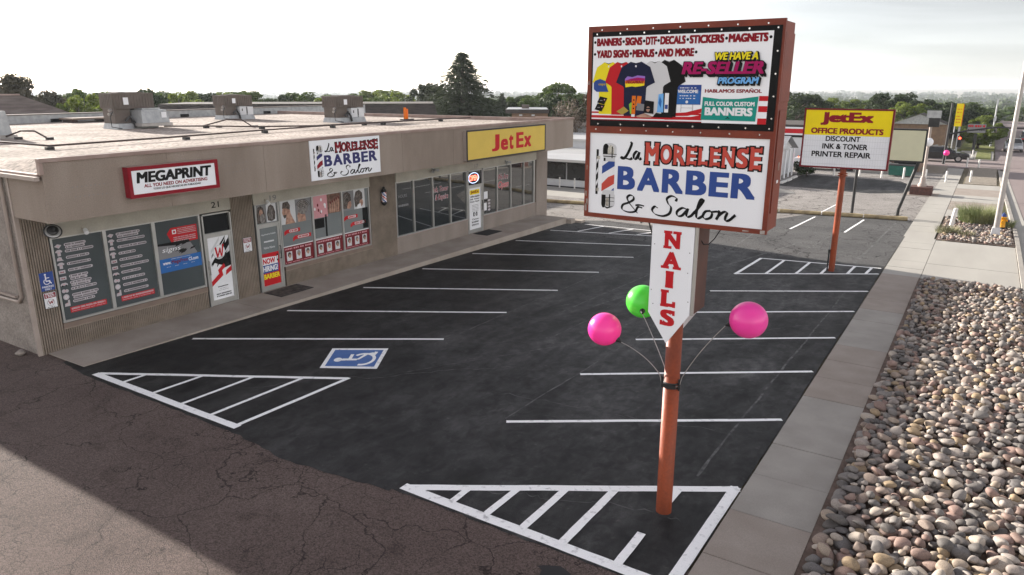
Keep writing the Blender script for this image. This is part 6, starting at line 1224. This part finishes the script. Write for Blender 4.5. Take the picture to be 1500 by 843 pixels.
mb = MB().m('white_wall'); mb.box(-26,-11,71,80,-1.2,1.6); mb.build('wall', h); mb = MB().m('red'); mb.box(-26,-11,70.9,71,1.95,2.35); mb.m('white'); mb.box(-26,-11,70.88,71,1.80,1.94); mb.box(-26,-11,70.88,71,2.36,2.50); mb.m('black'); mb.box(-26,-11,70.92,71,1.6,1.79); mb.m('shingle_dark'); mb.box(-26,-11,71,80,2.5,2.7); mb.build('fascia', h)
h = thing('low_shop', 'tan low wall and dark shop opening behind the white bollards of the far lot', 'building', (-6,67.5,gz(0,67)))
mb = MB().m('concrete_light'); mb.box(-9.2,-5.9,67.5,68,-1.2,.0); mb.m('brown_wall'); mb.box(-9,-4.5,70,76,-1.2,1.5); mb.build('wall', h); mb = MB().m('black'); mb.box(-6.4,-4.7,69.9,70,-.8,1.3); mb.build('opening', h); mb = MB().m('shingle_dark'); mb.box(-9.2,-4.3,69.8,76,1.5,1.65); mb.build('roof', h)
h = thing('small_house', 'small brown-walled house with a pitched grey roof behind the blank sign', 'house', (-6.6,98,gz(0,98))); z0 = gz(0,98)
mb = MB().m('brown_wall'); mb.box(-9.5,-4.2,97.5,102,z0-.3,1.9); mb.build('wall', h); mb = MB().m('shingle_dark'); mb.add([(-9.8,97,1.85),(-4.0,97,1.85),(-4.0,102,1.85),(-9.8,102,1.85),(-6.9,97,3.0),(-6.9,102,3.0)],[(0,4,5,3),(1,2,5,4)]); mb.m('galv'); mb.add([(-9.7,97.2,1.86),(-4.1,97.2,1.86),(-6.9,97.2,2.95)],[(0,1,2)]); mb.build('roof', h)
f = thing('board_fence', 'weathered grey board fence beyond the crossing', 'fence', (-5,92,gz(0,92))); mb = MB().m('shingle'); mb.m('galv'); [mb.box(-8+i*.3,-8+i*.3+.27,92,92.05,gz(0,92),gz(0,92)+1.0+.05*(i%3)) for i in range(15)]; mb.build('board', f)
t = thing('dumpster', 'dark green dumpster beside the white bollards', 'dumpster', (-5.4,65.4,gz(0,65))); z0 = gz(0,65.4)
mb = MB(o=(-5.4,65.6,z0)).m('dumpster'); mb.box(-.85,.85,-.5,.5,.1,.85,-.06); mb.box(-.95,.95,-.55,-.5,.6,.66); mb.build('body', t); mb = MB(o=(-5.4,65.6,z0)).m('black_metal'); mb.box(-.9,.9,-.55,.55,.86,.92); mb.build('lid', t)

# ---- vehicles
def car(name, label, x, y, yaw, paint, kind='sedan', group=None):
    z = gz(x,y)+.02; t = thing(name, label, 'car', (x,y,z), group); O = dict(o=(0,0,0)); L, Wd = (4.7,1.8)
    ORG[t.name] = (0,0,0)
    prof = [(-2.3,.38),(-2.35,.62),(-2.25,.92),(-1.55,.98),(1.0,.95),(1.9,.84),(2.32,.70),(2.36,.40),(2.1,.28),(-2.1,.28)] if kind == 'sedan' else [(-2.2,.40),(-2.3,.70),(-2.25,1.05),(1.0,1.05),(2.0,.95),(2.25,.75),(2.28,.42),(2.1,.30),(-2.1,.30)]
    roof = [(-1.75,.96),(-1.05,1.40),(.25,1.44),(1.15,.94)] if kind == 'sedan' else [(-2.2,1.04),(-2.0,1.68),(.35,1.72),(1.15,1.04)]
    mb = MB(u=(1,0,0),v=(0,0,1),n=(0,-1,0)).m(paint); mb.prism(prof,-.88,.88); q = [(p[0],p[1],c) for c in (-.80,.80) for p in roof]; q = [(a,b,c*(.82 if b > 1.2 else 1)) for a,b,c in q]; mb.add(q,[(3,2,1,0),(4,5,6,7),(0,1,5,4),(1,2,6,5),(2,3,7,6)]); mb.build('body', t, bevel=.06)
    k = .97
    mb = MB(u=(1,0,0),v=(0,0,1),n=(0,-1,0)).m('dark_glass'); cx_ = sum(p[0] for p in roof)/4; b0 = roof[0][1]+.05; b1 = roof[1][1]-.07
    for sg_ in (-1,1):
        lo_, hi_ = sg_*.80, sg_*.685
        mb.add([(roof[0][0]+.22,b0,lo_),(roof[3][0]-.2,b0,lo_),(roof[2][0]-.02,b1,hi_),(roof[1][0]+.06,b1,hi_)],[(0,1,2,3)])
    for (p0,p1,s_) in ((roof[2],roof[3],.02),(roof[1],roof[0],-.02)): mb.add([(p0[0]*.9+p1[0]*.1+s_,p0[1]*.9+p1[1]*.1+.01,-.62),(p1[0]*.9+p0[0]*.1+s_,p1[1]*.9+p0[1]*.1+.01,-.74),(p1[0]*.9+p0[0]*.1+s_,p1[1]*.9+p0[1]*.1+.01,.74),(p0[0]*.9+p1[0]*.1+s_,p0[1]*.9+p1[1]*.1+.01,.62)],[(0,1,2,3)])
    mb.build('window', t)
    for a in (-1.4,1.42):
        for s_ in (-.80,.80):
            mb = MB().m('rubber'); mb.tube([(a,s_-.11,.33),(a,s_+.11,.33)],.33,18); wh = mb.build('wheel', t); mb = MB().m('steel'); e = .115 if s_ > 0 else -.115; mb.tube([(a,s_+e*.9,.33),(a,s_+e*1.06,.33)],.20,12); mb.build('rim', wh)
    for s_ in (-.62,.62):
        mb = MB().m('light_grey'); mb.box(2.28,2.37,s_-.18,s_+.18,.60,.70); mb.build('headlight', t); mb = MB().m('red'); mb.box(-2.37,-2.28,s_-.2,s_+.2,.70,.82); mb.build('tail_light', t)
    t.rotation_euler[2] = yaw; return t
car('sedan', 'black sedan crossing at the junction beyond the far lot', -3.6, 83.5, .05, 'car_black')
car('sedan', 'pale silver car driving on the street, nearer of the two on the road', 2.6, 104, rad(-90), 'car_silver')
car('suv', 'dark sport utility car driving on the street beyond the pale car', 4.4, 121, rad(90), 'car_black', 'suv')
car('sedan', 'white parked car under the left half of the letter board', -11.7, 67.8, .05, 'car_white'); car('suv', 'silver parked car under the middle of the letter board', -8.9, 68.8, .08, 'car_silver', 'suv')
# ---- posts, poles, lamps
def bollard(label, x, y, h=.85, r=.075, mat='post_white', tilt=0, group='white posts around the far lot', name='bollard'):
    z = gz(x,y); mb = MB(o=(x,y,z)).m(mat); mb.tube([(0,0,-.1),(tilt*.5,0,h*.5),(tilt,0,h-.02),(tilt,0,h)],[r,r,r,r*.7],10); return tag(mb.build(name, None, (x,y,z)), label, 'post', group)
for x,y in ((-9.89,62.7),(-8.18,63.9),(-6.54,63.35),(-5.07,63.84),(-3.55,63.27),(-2.18,62.66),(-.67,64.27)): bollard('white painted post in the row along the far lot', x, y)
for x,y in ((-1.26,77.5),(-.35,76.2),(-1.1,89.6),(-2.7,89.3)): bollard('white post at the street crossing', x, y, group='white posts at the crossing')
for x,y in ((-23.85,43.2),(-22.72,43.2)): bollard('thin white post in front of the white building', x, y, .75, .05, group='thin posts before the white building')
o = bollard('short pale leaning post in the small far stone bed', -.92, 40.7, 1.0, .10, 'post_white', .12, None)
for i,(x,y) in enumerate(((-12.11,55.5),(-12.08,57.1),(-12.16,59.3))):
    mb = MB(o=(x,y,gz(x,y))).m('post_white'); mb.box(-.12,.12,-.7,.7,0,.13,.03); tag(mb.build('wheel_stop', None, (x,y,gz(x,y))), 'pale concrete wheel stop in the row beside the columned house', 'wheel stop', 'wheel stops by the columned house')
lp = thing('street_lamp', 'tall pale grey lamp post rising from the small far stone bed at the right edge', 'street lamp', (.9,39.5,gz(0,39.5))); z0 = gz(0,39.5)
mb = MB(o=(.9,39.5,z0)).m('post_white'); mb.m('steel'); mb.tube([(0,0,.35),(0,0,8.6)],[.125,.075],16); mb.tube([(0,0,8.4),(.5,0,8.9),(1.4,0,9.0)],.04,8); mb.build('post', lp)
mb = MB(o=(.9,39.5,z0)).m('galv'); mb.m('light_grey'); mb.box(-.2,.2,-.2,.2,-.05,.42,.05); mb.build('base', lp); mb = MB(o=(.9,39.5,z0)).m('steel'); mb.box(1.3,1.9,-.15,.15,8.93,9.05,.04); mb.build('head', lp)
hy = thing('fire_hydrant', 'yellow fire hydrant with a dark blue cap behind the lamp post', 'hydrant', (1.15,41.3,gz(0,41.3))); O = (1.15,41.3,gz(0,41.3))
mb = MB(o=O).m('black_metal'); mb.lathe([(.12,0),(.12,.16),(.16,.16),(.16,.2)]); mb.build('base', hy)
mb = MB(o=O).m('hydrant_yellow'); mb.lathe([(.13,.2),(.12,.25),(.12,.62),(.15,.63),(.15,.68),(.11,.70)],seg=18); mb.tube([(-.2,0,.52),(.2,0,.52)],.055,10); mb.tube([(0,0,.47),(0,-.2,.47)],.07,10); mb.build('body', hy)
mb = MB(o=O).m('hydrant_blue'); mb.lathe([(.13,.70),(.12,.76),(.08,.82),(.03,.84),(.03,.89)],seg=18); mb.tube([(.2,0,.52),(.25,0,.52)],.06,10); mb.tube([(-.25,0,.52),(-.2,0,.52)],.06,10); mb.build('cap', hy)
def tuft(label, x, y, h, w_, n, mat='grass_blade'):
    r = np.random.default_rng(int(abs(x*100))); a = r.uniform(0,6.28,n); q = w_*np.sqrt(r.random(n))*.55; bx, by = x+q*np.cos(a), y+q*np.sin(a); L = h*r.uniform(.55,1,n); le = r.uniform(.15,.75,n); z = gz(x,y)+.05
    V = []; 
    tx, ty = np.cos(a+r.normal(0,.6,n)), np.sin(a+r.normal(0,.6,n)); px, py = -ty*.012, tx*.012
    for s in (0,.5,1): k = (1-s*.85); cx_, cy_, cz_ = bx+tx*L*le*s*s, by+ty*L*le*s*s, z+L*s*(1-.25*s*le); V += [np.stack([cx_-px*k,cy_-py*k,cz_],1), np.stack([cx_+px*k,cy_+py*k,cz_],1)]
    V = np.concatenate(V); i = np.arange(n); Fc = np.concatenate([np.stack([i+2*j*n,i+(2*j+1)*n,i+(2*j+3)*n,i+(2*j+2)*n],1) for j in (0,1)])
    me = mesh_np('grass_clump', V-np.array([x,y,z]), Fc, mat); o = bpy.data.objects.new('grass_clump', me); COL.objects.link(o); o.location = (x,y,z); tag(o, label, 'grass clump')
tuft('large spiky green grass clump in the small far stone bed left of the lamp post', .15, 43.0, 1.05, 1.5, 1500); tuft('low green grass clump to the right of the hydrant', 1.35, 42.2, .5, .6, 350); tuft('dry grass clump at the foot of the leaning pale post', -.95, 39.0, .4, .9, 400, 'dry_grass'); tuft('small dry grass clump among the front stones of the far bed', -.2, 38.4, .3, .6, 160, 'dry_grass'); tuft('thin green weed among the near river stones at the right edge', 1.22, 14.6, .16, .35, 70)
pl = thing('lamp_planter', 'square brick plinth carrying an old-fashioned grey lamp base near the pavement', 'lamp', (-3.15,53.9,gz(0,54))); z0 = gz(0,54)
mb = MB(o=(-3.15,53.9,z0)).m('brick'); mb.box(-.62,.62,-.6,.6,0,.55); mb.m('concrete_tan'); mb.box(-1.0,1.0,-.9,.9,-.05,.05); mb.build('plinth', pl)
mb = MB(o=(-3.15,53.9,z0)).m('gutter_paint'); mb.lathe([(.26,.55),(.26,.7),(.17,.78),(.17,1.05),(.12,1.15),(.09,1.2),(.08,4.9)],seg=16); mb.m('white'); mb.build('post', pl)
mb = MB(o=(-3.15,53.9,z0)).m('white'); mb.ball((0,0,3.35),.28,16,10); mb.m('black_metal'); mb.box(-.15,.45,-.2,.2,4.3,5.0); mb.m('galv'); mb.box(-.3,.5,-.22,-.2,4.85,5.3); mb.build('head', pl)
sp = thing('traffic_signal', 'dark traffic signal pole with a long curved arm over the street', 'traffic light', (-3.2,80,gz(0,80))); z0 = gz(0,80)
mb = MB(o=(-3.2,80,0)).m('black_metal'); mb.tube([(0,0,z0),(0,0,4.6)],[.13,.09],12); mb.build('pole', sp)
mb = MB(o=(-3.2,80,0)).m('black_metal'); mb.tube([(0,0,1.75),(1.5,0,2.15),(3.6,0,2.5),(6.5,0,2.5),(9,0,2.45)],[.09,.08,.07,.06,.05],10); mb.build('arm', sp)
for x in (1.0,):
    mb = MB(o=(-3.2+x,79.9,0)).m('black_metal'); zz = .65 if x < 2 else 1.4; mb.box(-.16,.16,-.1,.1,zz,zz+1.0); hd = mb.build('signal_head', sp); mb = MB(o=(-3.2+x,79.78,0),u=(1,0,0),v=(0,0,1),n=(0,-1,0)).m('signal_red'); mb.disc(0,zz+.82,.10,0,14); mb.build('red_lamp', hd)
ys_ = thing('tall_sign', 'tall narrow yellow sign on two thin posts beyond the crossing', 'sign', (-2.8,89,gz(0,89))); z0 = gz(0,89)
mb = MB(o=(-2.85,89,0)).m('galv'); mb.tube([(-.22,0,z0),(-.22,0,2.1)],.05,8); mb.tube([(.22,0,z0),(.22,0,2.1)],.09,8); mb.build('post', ys_)
mb = MB(o=(-2.85,89,0)).m('sign_yellow'); mb.box(-.30,.30,-.12,.12,2.1,4.35); mb.m('orange'); mb.box(.301,.36,-.1,.12,2.1,4.3); mb.build('cabinet', ys_)
mb = MB(o=(-2.85,88.87,0),u=(1,0,0),v=(0,0,1),n=(0,-1,0)).m('orange'); [dashes(mb,-.2,.2,q,.10,0,.05,.1,.03) for q in (2.5,2.8,3.1,3.5,3.8)]; mb.build('lettering', ys_)
bbd = thing('reader_board', 'grey reader board with red lettering behind the traffic signal', 'sign', (-1.0,95,gz(0,95))); mb = MB(o=(-1.2,95,0)).m('mid_grey'); mb.box(-.85,.85,-.1,.1,1.2,2.1); mb.build('board', bbd); mb = MB(o=(-1.2,95,0)).m('black_metal'); mb.box(-.15,.15,-.1,.1,gz(0,95),1.1); mb.build('post', bbd); mb = MB(o=(-1.2,94.88,0),u=(1,0,0),v=(0,0,1),n=(0,-1,0)).m('red'); dashes(mb,-.8,.8,1.9,.22,0,.1,.2,.05); mb.m('black'); dashes(mb,-.8,.8,1.5,.12,0,.05,.15,.04); mb.build('lettering', bbd)
up = thing('utility_pole', 'thin grey utility pole with a small pale box beside the street tree', 'pole', (.35,108,gz(0,108))); mb = MB(o=(.35,108,0)).m('galv'); mb.tube([(0,0,gz(0,108)),(0,0,4.2)],[.12,.08],8); mb.build('pole', up); mb = MB(o=(.35,108,0)).m('light_grey'); mb.box(-.15,.15,-.12,.12,2.0,2.5); mb.box(-.1,.1,-.1,.1,3.9,4.6); mb.build('box', up)
balloon_far = thing('balloon', 'small pink balloon by the black sedan at the crossing', 'balloon', (-3.25,79.5,.1)); mb = MB(o=(-3.05,79.4,.12)).m('balloon_pink'); mb.ball((0,0,0),.26,16,10); mb.build('ball', balloon_far); mb = MB(o=(-3.05,79.4,0)).m('galv'); mb.tube([(0,0,-.14),(-.05,0,-.95)],.012,6); mb.build('rod', balloon_far)
rp = MB().m('concrete_light'); rp.add([(x,y,gz(x,y)+z) for x,y,z in ((-13,50.8,.02),(-10.2,50.2,.02),(-10.0,49.4,.02),(-13,49.2,.02),(-13,50.6,.22),(-11,50.2,.2),(-10.9,49.6,.2),(-13,49.4,.22))],[(0,3,2,1),(4,5,6,7),(0,1,5,4),(1,2,6,5),(2,3,7,6),(3,0,4,7)]); o = rp.build('ramp', None, (-12,50,gz(0,50))); tag(o, 'low pale concrete ramp on the far lot right of the tall pole sign', 'ramp')

# ------------------------------------------------------------------ air
vm = bpy.data.materials.new('haze'); vm.use_nodes = True; n_ = vm.node_tree.nodes; n_.remove(n_['Principled BSDF'])
pv = n_.new('ShaderNodeVolumePrincipled'); pv.inputs['Color'].default_value = (.86,.92,1,1); pv.inputs['Density'].default_value = .00020; pv.inputs['Anisotropy'].default_value = .3
vm.node_tree.links.new(pv.outputs[0], n_['Material Output'].inputs['Volume'])
mb = MB(); mb.box(-5300,5300,-5300,5300,-45,16); o = mb.build('haze'); o.data.materials.append(vm); tag(o, 'thin bluish haze over the distant plain', 'haze', kind='stuff')
